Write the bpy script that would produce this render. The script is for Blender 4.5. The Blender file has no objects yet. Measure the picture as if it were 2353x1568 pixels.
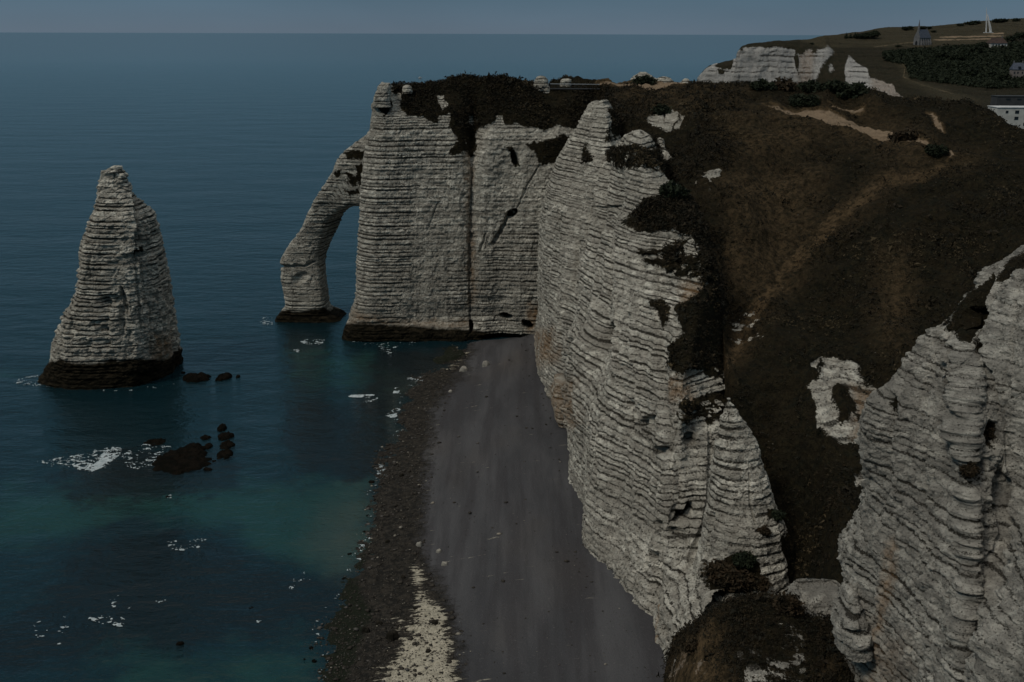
import bpy, math, numpy as np
from mathutils import Matrix, Vector

# ------------------------------------------------------------------ camera
QUAL = 1.0
W0, H0, FPX = 2353.0, 1568.0, 2450.0
CAMZ = 90.0
PITCH = math.atan((784 - 71.5) / FPX)
ROLL = 0.0036
Fv = np.array([0, math.cos(PITCH), -math.sin(PITCH)])
R0 = np.array([1.0, 0, 0]); U0 = np.array([0, math.sin(PITCH), math.cos(PITCH)])
Rv = math.cos(ROLL) * R0 + math.sin(ROLL) * U0
Uv = -math.sin(ROLL) * R0 + math.cos(ROLL) * U0
sc = bpy.context.scene
col = sc.collection
cam_d = bpy.data.cameras.new('camera'); cam = bpy.data.objects.new('camera', cam_d); col.objects.link(cam)
cam_d.sensor_width = 36; cam_d.lens = 36 * FPX / W0; cam_d.clip_start = 1; cam_d.clip_end = 90000
M4 = Matrix(((Rv[0], Uv[0], -Fv[0], 0), (Rv[1], Uv[1], -Fv[1], 0), (Rv[2], Uv[2], -Fv[2], CAMZ), (0, 0, 0, 1)))
cam.matrix_world = M4
sc.camera = cam

# ------------------------------------------------------------------ sky, sun, exposure
SUN_EL, SUN_AZ = math.radians(48), math.radians(232)      # azimuth clockwise from +Y
world = bpy.data.worlds.new('World'); sc.world = world; world.use_nodes = True
wn = world.node_tree; wn.nodes.clear()
def wnode(t, **k):
    n = wn.nodes.new(t)
    for a, b in k.items(): setattr(n, a, b)
    return n
bg = wnode('ShaderNodeBackground'); bg.inputs['Strength'].default_value = 0.1
wo = wnode('ShaderNodeOutputWorld'); wn.links.new(bg.outputs[0], wo.inputs[0])
sky = wnode('ShaderNodeTexSky', sky_type='NISHITA'); sky.sun_disc = False
sky.sun_elevation = SUN_EL; sky.sun_rotation = SUN_AZ; sky.altitude = 90; sky.dust_density = 3; sky.air_density = 1.2
tc = wnode('ShaderNodeTexCoord'); sp = wnode('ShaderNodeSeparateXYZ'); wn.links.new(tc.outputs['Generated'], sp.inputs[0])
rmp = wnode('ShaderNodeValToRGB'); wn.links.new(sp.outputs['Z'], rmp.inputs[0])
cr = rmp.color_ramp
cr.elements[0].position = 0.0; cr.elements[0].color = (0.255, 0.355, 0.465, 1)
e = cr.elements.new(0.03); e.color = (0.215, 0.33, 0.465, 1)
cr.elements[1].position = 1.0; cr.elements[1].color = (1.9, 1.82, 1.7, 1)
e = cr.elements.new(0.06); e.color = (0.12, 0.30, 0.435, 1)
e = cr.elements.new(0.3); e.color = (0.105, 0.285, 0.415, 1)
e = cr.elements.new(0.62); e.color = (0.18, 0.30, 0.38, 1)
e = cr.elements.new(0.85); e.color = (1.25, 1.22, 1.17, 1)
cn = wnode('ShaderNodeTexNoise'); cn.inputs['Scale'].default_value = 3.0; cn.inputs['Detail'].default_value = 3
mp = wnode('ShaderNodeMapping'); mp.inputs['Scale'].default_value = (1, 1, 5)
wn.links.new(tc.outputs['Generated'], mp.inputs[0]); wn.links.new(mp.outputs[0], cn.inputs[0])
mr = wnode('ShaderNodeMapRange'); mr.inputs[3].default_value = 7.6; mr.inputs[4].default_value = 11.6
wn.links.new(cn.outputs[0], mr.inputs[0])
sc1 = wnode('ShaderNodeVectorMath', operation='SCALE'); wn.links.new(rmp.outputs[0], sc1.inputs[0]); wn.links.new(mr.outputs[0], sc1.inputs['Scale'])
mxs = wnode('ShaderNodeMix', data_type='RGBA'); mxs.inputs[0].default_value = 0.93
wn.links.new(sky.outputs[0], mxs.inputs[6]); wn.links.new(sc1.outputs[0], mxs.inputs[7])
wn.links.new(mxs.outputs[2], bg.inputs[0])

sun_d = bpy.data.lights.new('sun', 'SUN'); sun_d.energy = 2.4; sun_d.angle = math.radians(14); sun_d.color = (1, 0.935, 0.82)
sun = bpy.data.objects.new('sun', sun_d); col.objects.link(sun)
sdir = Vector((math.sin(SUN_AZ) * math.cos(SUN_EL), math.cos(SUN_AZ) * math.cos(SUN_EL), math.sin(SUN_EL)))
sun.rotation_euler = sdir.to_track_quat('Z', 'Y').to_euler(); sun.location = (-200, -200, 300)
sc.view_settings.view_transform = 'Standard'; sc.view_settings.look = 'None'
sc.view_settings.exposure = -1.1; sc.view_settings.gamma = 1
sc.render.engine = 'CYCLES'
try:
    sc.cycles.use_denoising = True; sc.cycles.denoiser = 'OPENIMAGEDENOISE'
except Exception: pass
sc.cycles.max_bounces = 4; sc.cycles.diffuse_bounces = 2; sc.cycles.glossy_bounces = 2

# ------------------------------------------------------------------ maths helpers
def ray(px, py):
    d = Fv + (px - W0 / 2) / FPX * Rv + (H0 / 2 - py) / FPX * Uv
    return d
CAM = np.array([0, 0, CAMZ])
def PD(px, py, D):
    d = ray(px, py); return CAM + d * (D / d[1])
def PZ(px, py, z=0.0):
    d = ray(px, py); return CAM + d * ((z - CAMZ) / d[2])
def proj(P):
    v = P - CAM
    w = np.maximum(v @ Fv, 1e-3)
    return W0 / 2 + FPX * (v @ Rv) / w, H0 / 2 - FPX * (v @ Uv) / w
def pt(s):
    if s[0] == 'w': return np.array(s[1:], float)
    if s[2] == 'z': return PZ(s[0], s[1], s[3])
    return PD(*s)

_rs = np.random.RandomState(11)
_T = _rs.rand(64, 64, 64).astype(np.float32).ravel() * 2 - 1
def noise(x, y, z):
    xi = np.floor(x).astype(np.int64); yi = np.floor(y).astype(np.int64); zi = np.floor(z).astype(np.int64)
    fx = (x - xi).astype(np.float32); fy = (y - yi).astype(np.float32); fz = (z - zi).astype(np.float32)
    fx = fx * fx * (3 - 2 * fx); fy = fy * fy * (3 - 2 * fy); fz = fz * fz * (3 - 2 * fz)
    x0 = (xi & 63) << 12; x1 = ((xi + 1) & 63) << 12
    y0 = (yi & 63) << 6; y1 = ((yi + 1) & 63) << 6
    z0 = zi & 63; z1 = (zi + 1) & 63
    a = _T[x0 + y0 + z0] * (1 - fx) + _T[x1 + y0 + z0] * fx
    b = _T[x0 + y1 + z0] * (1 - fx) + _T[x1 + y1 + z0] * fx
    c = _T[x0 + y0 + z1] * (1 - fx) + _T[x1 + y0 + z1] * fx
    d = _T[x0 + y1 + z1] * (1 - fx) + _T[x1 + y1 + z1] * fx
    a = a * (1 - fy) + b * fy; c = c * (1 - fy) + d * fy
    return a * (1 - fz) + c * fz
def fbm(P, f, oct=4, seed=0, sz=1.0, gain=.5):
    o = np.zeros(P.shape[0], np.float32); a = 1.0; tot = 0
    x, y, z = P[:, 0] * f + seed * 17.3, P[:, 1] * f + seed * 5.7, P[:, 2] * f * sz + seed * 31.1
    for i in range(oct):
        o += a * noise(x, y, z); tot += a; a *= gain
        x = x * 2.03 + 3.1; y = y * 2.03 + 7.7; z = z * 2.03 + 1.3
    return o / tot * 1.6
def sstep(a, b, x):
    t = np.clip((x - a) / (b - a), 0, 1); return t * t * (3 - 2 * t)

# chalk bedding: one table of beds and flint bands, looked up by height
_zs = np.arange(-15, 150, .04); _dark = np.zeros_like(_zs); _out = np.zeros_like(_zs); _bed = np.zeros_like(_zs); _nb = 0
_r = np.random.RandomState(5); _z = -14.0
while _z < 148:
    t = _r.uniform(.35, 1.15); b = _r.uniform(.16, .55); s = _r.choice([1, 1, .85, .65, .4])
    pr = _r.uniform(-.15, .25)
    m = (_zs >= _z) & (_zs < _z + t); u = (_zs[m] - _z) / t
    _bed[_zs >= _z] = _nb; _nb += 1
    _out[m] = pr + .16 * np.sin(u * math.pi) ** .6
    m = (_zs >= _z + t) & (_zs < _z + t + b); u = (_zs[m] - _z - t) / b
    _dark[m] = s * np.sin(u * math.pi) ** .5; _out[m] = -.36 * s
    _z += t + b
_k = np.ones(5) / 5; _out = np.convolve(_out, _k, 'same'); _dark = np.convolve(_dark, np.ones(3) / 3, 'same')

def inpoly(x, y, poly):
    r = np.zeros(x.shape, bool); n = len(poly); j = n - 1
    for i in range(n):
        xi, yi = poly[i]; xj, yj = poly[j]
        c = ((yi > y) != (yj > y)) & (x < (xj - xi) * (y - yi) / ((yj - yi) or 1e-9) + xi)
        r ^= c; j = i
    return r
def dpoly(x, y, line):
    d = np.full(x.shape, 1e9)
    for (ax, ay), (bx, by) in zip(line[:-1], line[1:]):
        vx, vy = bx - ax, by - ay; L = vx * vx + vy * vy + 1e-9
        t = np.clip(((x - ax) * vx + (y - ay) * vy) / L, 0, 1)
        d = np.minimum(d, np.hypot(x - ax - t * vx, y - ay - t * vy))
    return d

def cr_interp(P, t, ts):
    """Catmull-Rom over first axis; P (n,...), knots t, samples ts"""
    n = len(t); P = np.asarray(P, float)
    m = np.zeros_like(P)
    dt = np.diff(t).reshape((-1,) + (1,) * (P.ndim - 1))
    dl = np.diff(P, axis=0) / dt
    m[1:-1] = (dl[:-1] * dt[1:] + dl[1:] * dt[:-1]) / (dt[1:] + dt[:-1]) if n > 2 else 0
    m[0] = dl[0]; m[-1] = dl[-1]
    i = np.clip(np.searchsorted(t, ts, side='right') - 1, 0, n - 2)
    h = (t[i + 1] - t[i]); s = (ts - t[i]) / h
    sh = (-1,) + (1,) * (P.ndim - 1); s = s.reshape(sh); h = h.reshape(sh)
    return ((2 * s ** 3 - 3 * s ** 2 + 1) * P[i] + (s ** 3 - 2 * s ** 2 + s) * h * m[i]
            + (-2 * s ** 3 + 3 * s ** 2) * P[i + 1] + (s ** 3 - s ** 2) * h * m[i + 1])
def sheet(cols, nu, nv, mid=20):
    """columns of control points -> (nu,nv,3) grid"""
    C = []
    for c in cols:
        p = np.array([pt(s) for s in c]); L = np.r_[0, np.cumsum(np.linalg.norm(np.diff(p, axis=0), axis=1) + .01)]
        C.append(cr_interp(p, L / L[-1], np.linspace(0, 1, mid)))
    C = np.array(C)
    du = np.linalg.norm(np.diff(C, axis=0), axis=2).mean(1) + .01
    tu = np.r_[0, np.cumsum(du)]; tu /= tu[-1]
    G = cr_interp(C, tu, np.linspace(0, 1, nu))
    G = cr_interp(G.transpose(1, 0, 2), np.linspace(0, 1, mid), np.linspace(0, 1, nv)).transpose(1, 0, 2)
    return G
def gnorm(G, flip=False):
    du = np.gradient(G, axis=0); dv = np.gradient(G, axis=1)
    n = np.cross(du, dv); n /= np.linalg.norm(n, axis=2, keepdims=True) + 1e-9
    return -n if flip else n

def add_mesh(name, V, F, mats, attrs=None, parent=None, smooth=False, matidx=None):
    me = bpy.data.meshes.new(name)
    V = np.ascontiguousarray(V, np.float32).reshape(-1, 3); F = np.ascontiguousarray(F, np.int32)
    k = F.shape[1]
    me.vertices.add(len(V)); me.vertices.foreach_set('co', V.ravel())
    me.loops.add(F.size); me.loops.foreach_set('vertex_index', F.ravel())
    me.polygons.add(len(F)); me.polygons.foreach_set('loop_start', np.arange(0, F.size, k, dtype=np.int32))
    me.polygons.foreach_set('loop_total', np.full(len(F), k, np.int32))
    for a, v in (attrs or {}).items():
        at = me.attributes.new(a, 'FLOAT', 'POINT'); at.data.foreach_set('value', np.ascontiguousarray(v, np.float32).ravel())
    me.update(calc_edges=True)
    if smooth: me.polygons.foreach_set('use_smooth', np.ones(len(F), bool))
    for m in (mats if isinstance(mats, (list, tuple)) else [mats]): me.materials.append(m)
    if matidx is not None: me.polygons.foreach_set('material_index', np.ascontiguousarray(matidx, np.int32))
    o = bpy.data.objects.new(name, me); col.objects.link(o)
    if parent is not None: o.parent = parent
    return o
def gfaces(nu, nv, wrap=False):
    i, j = np.meshgrid(np.arange(nu if wrap else nu - 1), np.arange(nv - 1), indexing='ij')
    i2 = (i + 1) % nu
    return np.stack([i * nv + j, i2 * nv + j, i2 * nv + j + 1, i * nv + j + 1], -1).reshape(-1, 4)
def tag(o, label=None, cat=None, group=None, kind=None):
    if label: o['label'] = label
    if cat: o['category'] = cat
    if group: o['group'] = group
    if kind: o['kind'] = kind
    return o

# ------------------------------------------------------------------ materials
def mat(name):
    m = bpy.data.materials.new(name); m.use_nodes = True; nt = m.node_tree; nt.nodes.clear()
    out = nt.nodes.new('ShaderNodeOutputMaterial'); b = nt.nodes.new('ShaderNodeBsdfPrincipled')
    nt.links.new(b.outputs[0], out.inputs[0]); return m, nt, b
class N:
    def __init__(s, nt): s.nt = nt
    def n(s, t, **k):
        x = s.nt.nodes.new(t)
        for a, b in k.items(): setattr(x, a, b)
        return x
    def l(s, a, b): s.nt.links.new(a, b)
    def pos(s, scale=(1, 1, 1)):
        g = s.n('ShaderNodeNewGeometry'); m = s.n('ShaderNodeVectorMath', operation='MULTIPLY'); m.inputs[1].default_value = scale
        s.l(g.outputs['Position'], m.inputs[0]); return m.outputs[0]
    def noise(s, scale, detail=4, rough=.55, st=(1, 1, 1), dist=0):
        x = s.n('ShaderNodeTexNoise'); x.inputs['Scale'].default_value = scale; x.inputs['Detail'].default_value = detail
        x.inputs['Roughness'].default_value = rough; x.inputs['Distortion'].default_value = dist
        s.l(s.pos(st), x.inputs['Vector']); return x.outputs[0]
    def ramp(s, src, a, b, lo=0, hi=1, smooth=True):
        x = s.n('ShaderNodeMapRange'); x.interpolation_type = 'SMOOTHSTEP' if smooth else 'LINEAR'
        for i, v in enumerate((a, b, lo, hi)): x.inputs[i + 1].default_value = v
        s.l(src, x.inputs[0]); return x.outputs[0]
    def mix(s, f, a, b, bt='MIX'):
        x = s.n('ShaderNodeMix', data_type='RGBA', blend_type=bt)
        for v, i in ((f, 0), (a, 6), (b, 7)):
            if isinstance(v, (int, float)): x.inputs[i].default_value = v
            elif isinstance(v, tuple): x.inputs[i].default_value = v + (1,)
            else: s.l(v, x.inputs[i])
        return x.outputs[2]
    def math(s, op, a, b=0.0):
        x = s.n('ShaderNodeMath', operation=op)
        for i, v in enumerate((a, b)):
            if isinstance(v, (int, float)): x.inputs[i].default_value = v
            else: s.l(v, x.inputs[i])
        return x.outputs[0]
    def attr(s, n):
        x = s.n('ShaderNodeAttribute'); x.attribute_name = n; return x.outputs['Fac']
    def bump(s, h, dist, strength=1.0, nrm=None):
        x = s.n('ShaderNodeBump'); x.inputs['Distance'].default_value = dist; x.inputs['Strength'].default_value = strength
        s.l(h, x.inputs['Height'])
        if nrm is not None: s.l(nrm, x.inputs['Normal'])
        return x.outputs[0]

def make_ground_mat(name, vcol=((.012, .011, .007), (.019, .015, .009), (.036, .029, .015), (.100, .069, .038)), bandk=.62, dlo=0.0, light=(.76, .725, .63), grey=(.26, .24, .205), flint=(.035, .031, .024), fine=1.0):
    """chalk with flint bands + heath cover + stains; masks: dark, veg, stain, dry, wet"""
    m, nt, b = mat(name); q = N(nt)
    big = q.ramp(q.noise(.09, 4, st=(1, 1, 1.6)), .38, .62)
    mid = q.ramp(q.noise(.55, 5, .6, st=(1, 1, 2.2)), .36, .64)
    c = q.mix(big, light, tuple(v * .8 for v in light))
    c = q.mix(q.math('MULTIPLY', mid, .85), c, grey)
    c = q.mix(q.ramp(q.attr('tone'), .15, .8, .6, 0), c, grey)
    thin = q.ramp(q.noise(1.0, 4, .65, st=(.22 * fine, .22 * fine, 4.2 * fine), dist=.4), .60, .70)
    c = q.mix(q.math('MULTIPLY', thin, .8), c, tuple(v * 2.2 for v in flint))
    # vertical weather streaks
    st = q.ramp(q.noise(.8, 4, .6, st=(1, 1, .12)), .50, .72)
    c = q.mix(q.math('MULTIPLY', st, .55), c, (.17, .16, .14))
    # speckled flint nodules, strongest along the bands
    sp_ = q.noise(3.2 * fine, 4, .7, st=(1, 1, 1.5))
    dk = q.ramp(q.attr('dark'), dlo, 1.0, 0, 1, False)
    thr = q.math('ADD', sp_, q.math('MULTIPLY', dk, .21))
    fl = q.ramp(thr, .58, .66)
    c = q.mix(q.math('MULTIPLY', q.ramp(dk, .15, .7), bandk), c, tuple(v * .42 for v in grey))
    c = q.mix(q.math('MULTIPLY', fl, .93), c, flint)
    pk = q.ramp(q.noise(7 * fine, 3, .6), .56, .7)
    c = q.mix(q.math('MULTIPLY', pk, .45), c, (.13, .125, .11))
    # stains
    c = q.mix(q.math('MULTIPLY', q.attr('stain'), q.ramp(q.noise(.7, 4, .6, st=(1, 1, .5)), .3, .6, .25, .85)), c, (.22, .125, .055))
    # heath cover
    g1 = q.ramp(q.noise(.16, 5, .6), .38, .62)
    g2 = q.ramp(q.noise(1.1, 5, .65), .42, .66)
    g3 = q.ramp(q.noise(.45, 4, .6, dist=1), .5, .64)
    dry = q.attr('dry')
    v = q.mix(g1, vcol[0], vcol[1])
    v = q.mix(q.math('MULTIPLY', g3, .7), v, (.012, .013, .009))
    v = q.mix(q.math('MULTIPLY', g2, .5), v, vcol[2])
    v = q.mix(q.math('MULTIPLY', dry, q.ramp(q.noise(.9, 5, .65), .35, .62, .15, 1)), v, vcol[3])
    pathc = q.mix(q.noise(1.5, 4), (.20, .145, .095), (.32, .24, .165))
    v = q.mix(q.ramp(dry, 1.3, 1.7), v, pathc)
    wt = q.attr('wet')
    c = q.mix(wt, c, q.mix(q.ramp(q.noise(.5, 5, .6, st=(1, 1, 3)), .4, .65), (.010, .009, .006), (.034, .027, .017)))
    # stray white stones in the heath
    vs = q.ramp(q.noise(2.6 * fine, 2, .5), .735, .77)
    v = q.mix(q.math('MULTIPLY', vs, .5), v, (.33, .3, .26))
    va = q.attr('veg')
    vf = q.ramp(q.math('ADD', va, q.math('MULTIPLY', q.math('SUBTRACT', q.noise(1.5 * fine, 6, .75), .5), 1.5)), .42, .56)
    c = q.mix(vf, c, v)
    nt.links.new(c, b.inputs['Base Color'])
    b.inputs['Roughness'].default_value = .95; b.inputs['Specular IOR Level'].default_value = .06
    h = q.math('ADD', q.math('MULTIPLY', q.noise(2.2 * fine, 6, .65, st=(1, 1, 1.4)), 1.0), q.math('MULTIPLY', fl, -.35))
    nt.links.new(q.bump(h, .55 / fine), b.inputs['Normal'])
    return m
M_CHALK = make_ground_mat('chalk_cliff')
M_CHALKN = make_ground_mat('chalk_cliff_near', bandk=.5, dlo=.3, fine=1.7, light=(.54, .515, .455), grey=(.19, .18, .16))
M_FAR = make_ground_mat('far_land', vcol=((.026, .025, .016), (.036, .030, .020), (.05, .043, .027), (.105, .088, .055)), light=(.52, .50, .47), grey=(.34, .335, .325), fine=.35)

def simple(name, c1, c2=None, scale=1.0, rough=.85, bump=0.0, spec=.2):
    m, nt, b = mat(name); q = N(nt)
    c2 = c2 or tuple(v * .75 for v in c1)
    nt.links.new(q.mix(q.ramp(q.noise(scale, 4, .6), .35, .65), c1, c2), b.inputs['Base Color'])
    b.inputs['Roughness'].default_value = rough; b.inputs['Specular IOR Level'].default_value = spec
    if bump: nt.links.new(q.bump(q.noise(scale * 2, 5, .6), bump), b.inputs['Normal'])
    return m
M_WETROCK = simple('weedy_rock', (.005, .005, .004), (.010, .008, .006), .6, .9, .4, .02)
M_SLATE = simple('slate_roof', (.085, .10, .13), (.06, .07, .095), .5)
M_STONE = simple('grey_stone', (.17, .17, .175), (.12, .12, .125), .4)
M_WHITE = simple('white_wall', (.55, .54, .50), (.45, .44, .41), .3)
M_CONC = simple('pale_concrete', (.62, .62, .62), (.5, .5, .5), .2)
M_TILE = simple('brown_tile', (.075, .05, .042), (.05, .035, .03), .5)
M_DARKWIN = simple('dark_window', (.015, .017, .02), None, .5, .3, 0, .5)
M_METAL = simple('dark_metal', (.03, .035, .04), None, 2, .5)
M_RAIL = simple('grey_rail', (.30, .33, .36), None, 2, .5)
M_COAT = simple('dark_cloth', (.012, .014, .018), None, 2)
M_SKIN = simple('skin', (.3, .18, .13), None, 5)
M_FOL = simple('dark_foliage', (.012, .018, .010), (.022, .028, .014), .7)
M_FOLB = simple('brown_foliage', (.020, .016, .009), (.045, .030, .016), .9)
M_BARK = simple('bark', (.05, .04, .03), None, 1)
M_HULL = simple('white_hull', (.7, .7, .7), None, 1)
M_BIRD = simple('white_feather', (.6, .6, .6), (.35, .35, .36), 8)
M_FOAM = simple('foam', (.50, .55, .57), (.30, .36, .38), 1.5, .7)

# water
def make_water():
    m, nt, b = mat('sea_water'); q = N(nt)
    deep = q.mix(q.ramp(q.noise(.012, 4, .6, st=(1, .35, 1)), .35, .65), (.004, .017, .023), (.006, .021, .028))
    sh, rk, tb = q.attr('shallow'), q.attr('rock'), q.attr('turbid')
    jag = q.math('MULTIPLY', q.math('SUBTRACT', q.noise(.10, 5, .65), .5), 1.2)
    shf = q.ramp(q.math('ADD', sh, jag), .25, .85)
    c = q.mix(shf, deep, (.012, .046, .043))
    rkf = q.ramp(q.math('ADD', rk, q.math('MULTIPLY', q.math('SUBTRACT', q.noise(.17, 6, .7), .5), 1.5)), .35, .75)
    c = q.mix(q.math('MULTIPLY', rkf, .8), c, (.006, .011, .014))
    c = q.mix(q.ramp(q.math('ADD', tb, q.math('MULTIPLY', jag, .5)), .1, 1.0, 0, .9), c, (.050, .068, .058))
    nt.links.new(c, b.inputs['Base Color'])
    b.inputs['Roughness'].default_value = .10; b.inputs['IOR'].default_value = 1.33
    b.inputs['Specular IOR Level'].default_value = .5
    w1 = q.noise(.22, 5, .6, st=(.55, 1, 1)); w2 = q.noise(.03, 3, .5, st=(.5, 1, 1)); w3 = q.noise(1.4, 3, .6, st=(.7, 1, 1))
    cd = q.n('ShaderNodeVectorMath', operation='LENGTH'); q.l(q.pos(), cd.inputs[0])
    fade = q.ramp(cd.outputs['Value'], 200, 3500, 1, .12, False)
    h = q.math('ADD', q.math('ADD', q.math('MULTIPLY', w1, .9), q.math('MULTIPLY', w2, 2.5)), q.math('MULTIPLY', w3, .14))
    bp = q.n('ShaderNodeBump'); q.l(h, bp.inputs['Height']); q.l(fade, bp.inputs['Strength']); bp.inputs['Distance'].default_value = .8
    nt.links.new(bp.outputs[0], b.inputs['Normal'])
    return m
M_WATER = make_water()

def make_beach():
    """shingle with a brown weedy tide zone and a bare strip of chalk platform"""
    m, nt, b = mat('shingle_beach'); q = N(nt)
    ch, tide, weed = q.attr('chalk'), q.attr('tide'), q.attr('weed')
    c = q.mix(q.ramp(q.noise(.05, 4, .6, st=(1.6, .35, 1)), .35, .65), (.055, .055, .059), (.090, .089, .093))
    c = q.mix(q.ramp(q.noise(.035, 3, .5, st=(1, .5, 1)), .5, .7, 0, .5), c, (.085, .070, .056))
    st = q.ramp(q.noise(.35, 4, .6, st=(1, .07, 1)), .42, .62)
    c = q.mix(q.math('MULTIPLY', st, .55), c, (.045, .042, .045))
    gr = q.ramp(q.noise(2.6, 4, .8), .58, .72)
    c = q.mix(q.math('MULTIPLY', gr, .6), c, (.16, .155, .15))
    t = q.mix(q.ramp(q.noise(.9, 5, .7), .4, .62), (.016, .015, .013), (.044, .038, .031))
    t = q.mix(q.ramp(q.noise(2.4, 4, .7), .66, .72), t, (.2, .17, .13))
    tf = q.ramp(q.math('ADD', tide, q.math('MULTIPLY', q.math('SUBTRACT', q.noise(.6, 5, .7), .5), 1.0)), .3, .75)
    c = q.mix(tf, c, t)
    fing = q.noise(.62, 5, .7, st=(.17, 2.0, 1))
    cf = q.ramp(q.math('ADD', ch, q.math('MULTIPLY', q.math('SUBTRACT', fing, .5), 3.0)), .5, .66)
    cc = q.mix(q.ramp(q.noise(1.6, 5, .7), .4, .62), (.50, .455, .36), (.34, .31, .24))
    c = q.mix(cf, c, cc)
    wf = q.ramp(q.math('ADD', weed, q.math('MULTIPLY', q.math('SUBTRACT', q.noise(.5, 5, .7), .5), 1.2)), .35, .7)
    c = q.mix(wf, c, q.mix(q.noise(1.2, 4), (.006, .010, .006), (.020, .022, .013)))
    nt.links.new(c, b.inputs['Base Color'])
    b.inputs['Roughness'].default_value = .9; b.inputs['Specular IOR Level'].default_value = .15
    h = q.math('ADD', q.noise(2.5, 6, .75), q.math('MULTIPLY', q.math('MULTIPLY', tf, q.noise(.9, 4, .7)), 2.5))
    nt.links.new(q.bump(h, .25), b.inputs['Normal'])
    return m
M_BEACH = make_beach()

# ------------------------------------------------------------------ rock displacement
def rockify(G, n, masks, horiz=1.0, strata=1.0, rough=1.0, big=1.0, pits=(), cracks=(), vegr=1.0, flat=False, freq=1.0, zscale=1.0, steps=(), facet=None, jt=1.0, fold=0.0, vmin=.28):
    """push a grid of points outwards: bedding ledges, joints, noise, hollows. masks(px,py,P)->dict of attributes"""
    sh = G.shape[:2]; P = G.reshape(-1, 3).copy(); n = n.reshape(-1, 3)
    nh = n.copy(); nh[:, 2] *= (1 - .85 * horiz); nh /= np.linalg.norm(nh, axis=1, keepdims=True) + 1e-6
    px, py = proj(P)
    j1 = fbm(P, .12, 3, 1, .5)
    jx = px + fbm(P, .22, 4, 2) * 10 + j1 * 6; jy = py + fbm(P, .22, 4, 3) * 9
    A = masks(jx, jy, P, px, py)
    for k in ('veg', 'stain', 'dry', 'wet'): A.setdefault(k, np.zeros(len(P), np.float32))
    veg = np.clip(A['veg'], 0, 1)
    zz = P[:, 2] * zscale + .35 * fbm(P, .02, 2, 4) + .09 * fbm(P, .5, 2, 5) + P[:, 1] * .004
    dark = np.interp(zz, _zs, _dark); out = np.interp(zz, _zs, _out)
    varb = vmin + (1 - vmin) * sstep(-.35, .3, fbm(P, .07, 3, 6, .5))
    chalk = 1 - veg
    joint = fbm(P, .28 * freq, 3, 7, .12)
    joint2 = -np.abs(fbm(P, .09 * freq, 3, 8, .18)) * 2 + .6
    blk = fbm(P, .55 * freq, 4, 9, 1.3, .55)
    d = out * .62 * strata * varb * chalk
    bed = _bed[np.clip(((zz + 15) / .04).astype(int), 0, len(_bed) - 1)].astype(np.int64)
    s1 = (P[:, 0] * .8 + P[:, 1] * .6) * .42 * freq + _T[(bed * 977) & 262143] * 3 + .25 * fbm(P, .8, 2, 15); s2 = (P[:, 0] * -.6 + P[:, 1] * .8) * .36 * freq + _T[(bed * 1951) & 262143] * 3
    hb = (np.floor(s1).astype(np.int64) * 7919 + np.floor(s2).astype(np.int64) * 104729 + bed * 1299721) & 262143
    blocks = _T[hb]; fr = np.minimum(np.abs(s1 - np.round(s1)), np.abs(s2 - np.round(s2)))
    d += chalk * strata * (blocks * .17 - .16 * (1 - sstep(0, .07, fr))) / freq ** .5
    if facet is not None:
        d += facet * chalk
    d += joint * .5 * big * jt * chalk + joint2 * 1.3 * big * chalk
    d += blk * .34 * rough * chalk + fbm(P, 1.7 * freq, 3, 10, 1.3) * .18 * rough * chalk
    d += fbm(P, .05, 3, 12) * 1.2 * big
    d -= np.median(d)
    for (line, amp, wd, R) in steps:
        ys = [q[1] for q in line]; xs = [q[0] for q in line]; s = px + blk * 3 - np.interp(py, ys, xs)
        d += amp * (sstep(-wd, wd, s) - .5) * (1 - sstep(0, R, np.abs(s))) * sstep(ys[0] - 30, ys[0] + 20, py) * (1 - sstep(ys[-1] - 20, ys[-1] + 30, py))
    vh = veg * vegr * (fbm(P, .35, 4, 13) * .55 + fbm(P, 1.1, 3, 14) * .28 + .25 - 0.3 * (A['dry'] > 1.3))
    pdp = np.zeros(len(P))
    for (cx, cy, rx, ry, ang, dep) in pits:
        ca, sa = math.cos(math.radians(ang)), math.sin(math.radians(ang))
        ux = (px - cx) * ca + (py - cy) * sa + j1 * 3; uy = -(px - cx) * sa + (py - cy) * ca + blk * 3
        r = np.sqrt((ux / rx) ** 2 + (uy / ry) ** 2); t = dep * (1 - sstep(.72, 1.08, r)); d -= t; pdp = np.maximum(pdp, t * (rx < 40))
    for (line, w, dep) in cracks:
        r = dpoly(px + blk * 2.5, py, line) / w; d -= dep * (1 - sstep(.2, 1.1, r))
    P += nh * d[:, None]; P[:, 2] += vh
    if fold: Q = P @ np.array([[.8, .6, 0], [-.35, .45, 0], [0, 0, 1.0]]); P[:, 2] += fold * veg * (1 - .7 * np.clip(A['dry'] - 1, 0, 1)) * (.5 - np.abs(fbm(Q, .05, 3, 17)) * 2.2 + .35 * fbm(P, .16, 3, 18))
    A['veg'] = np.maximum(A['veg'], np.clip((pdp - 2.1) / .9, 0, .6))  # deep hollows take heath colour: plants, and their shade painted darker
    A['dark'] = np.clip(dark * varb + .35 * (1 - sstep(0, .05, fr)) * (blocks > 0), 0, 1); A['tone'] = np.clip(.5 + .28 * blocks + .45 * _T[(bed * 3571) & 262143] + .25 * fbm(P, .06, 3, 16), 0, 1)
    return P.reshape(sh + (3,)), A

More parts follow.
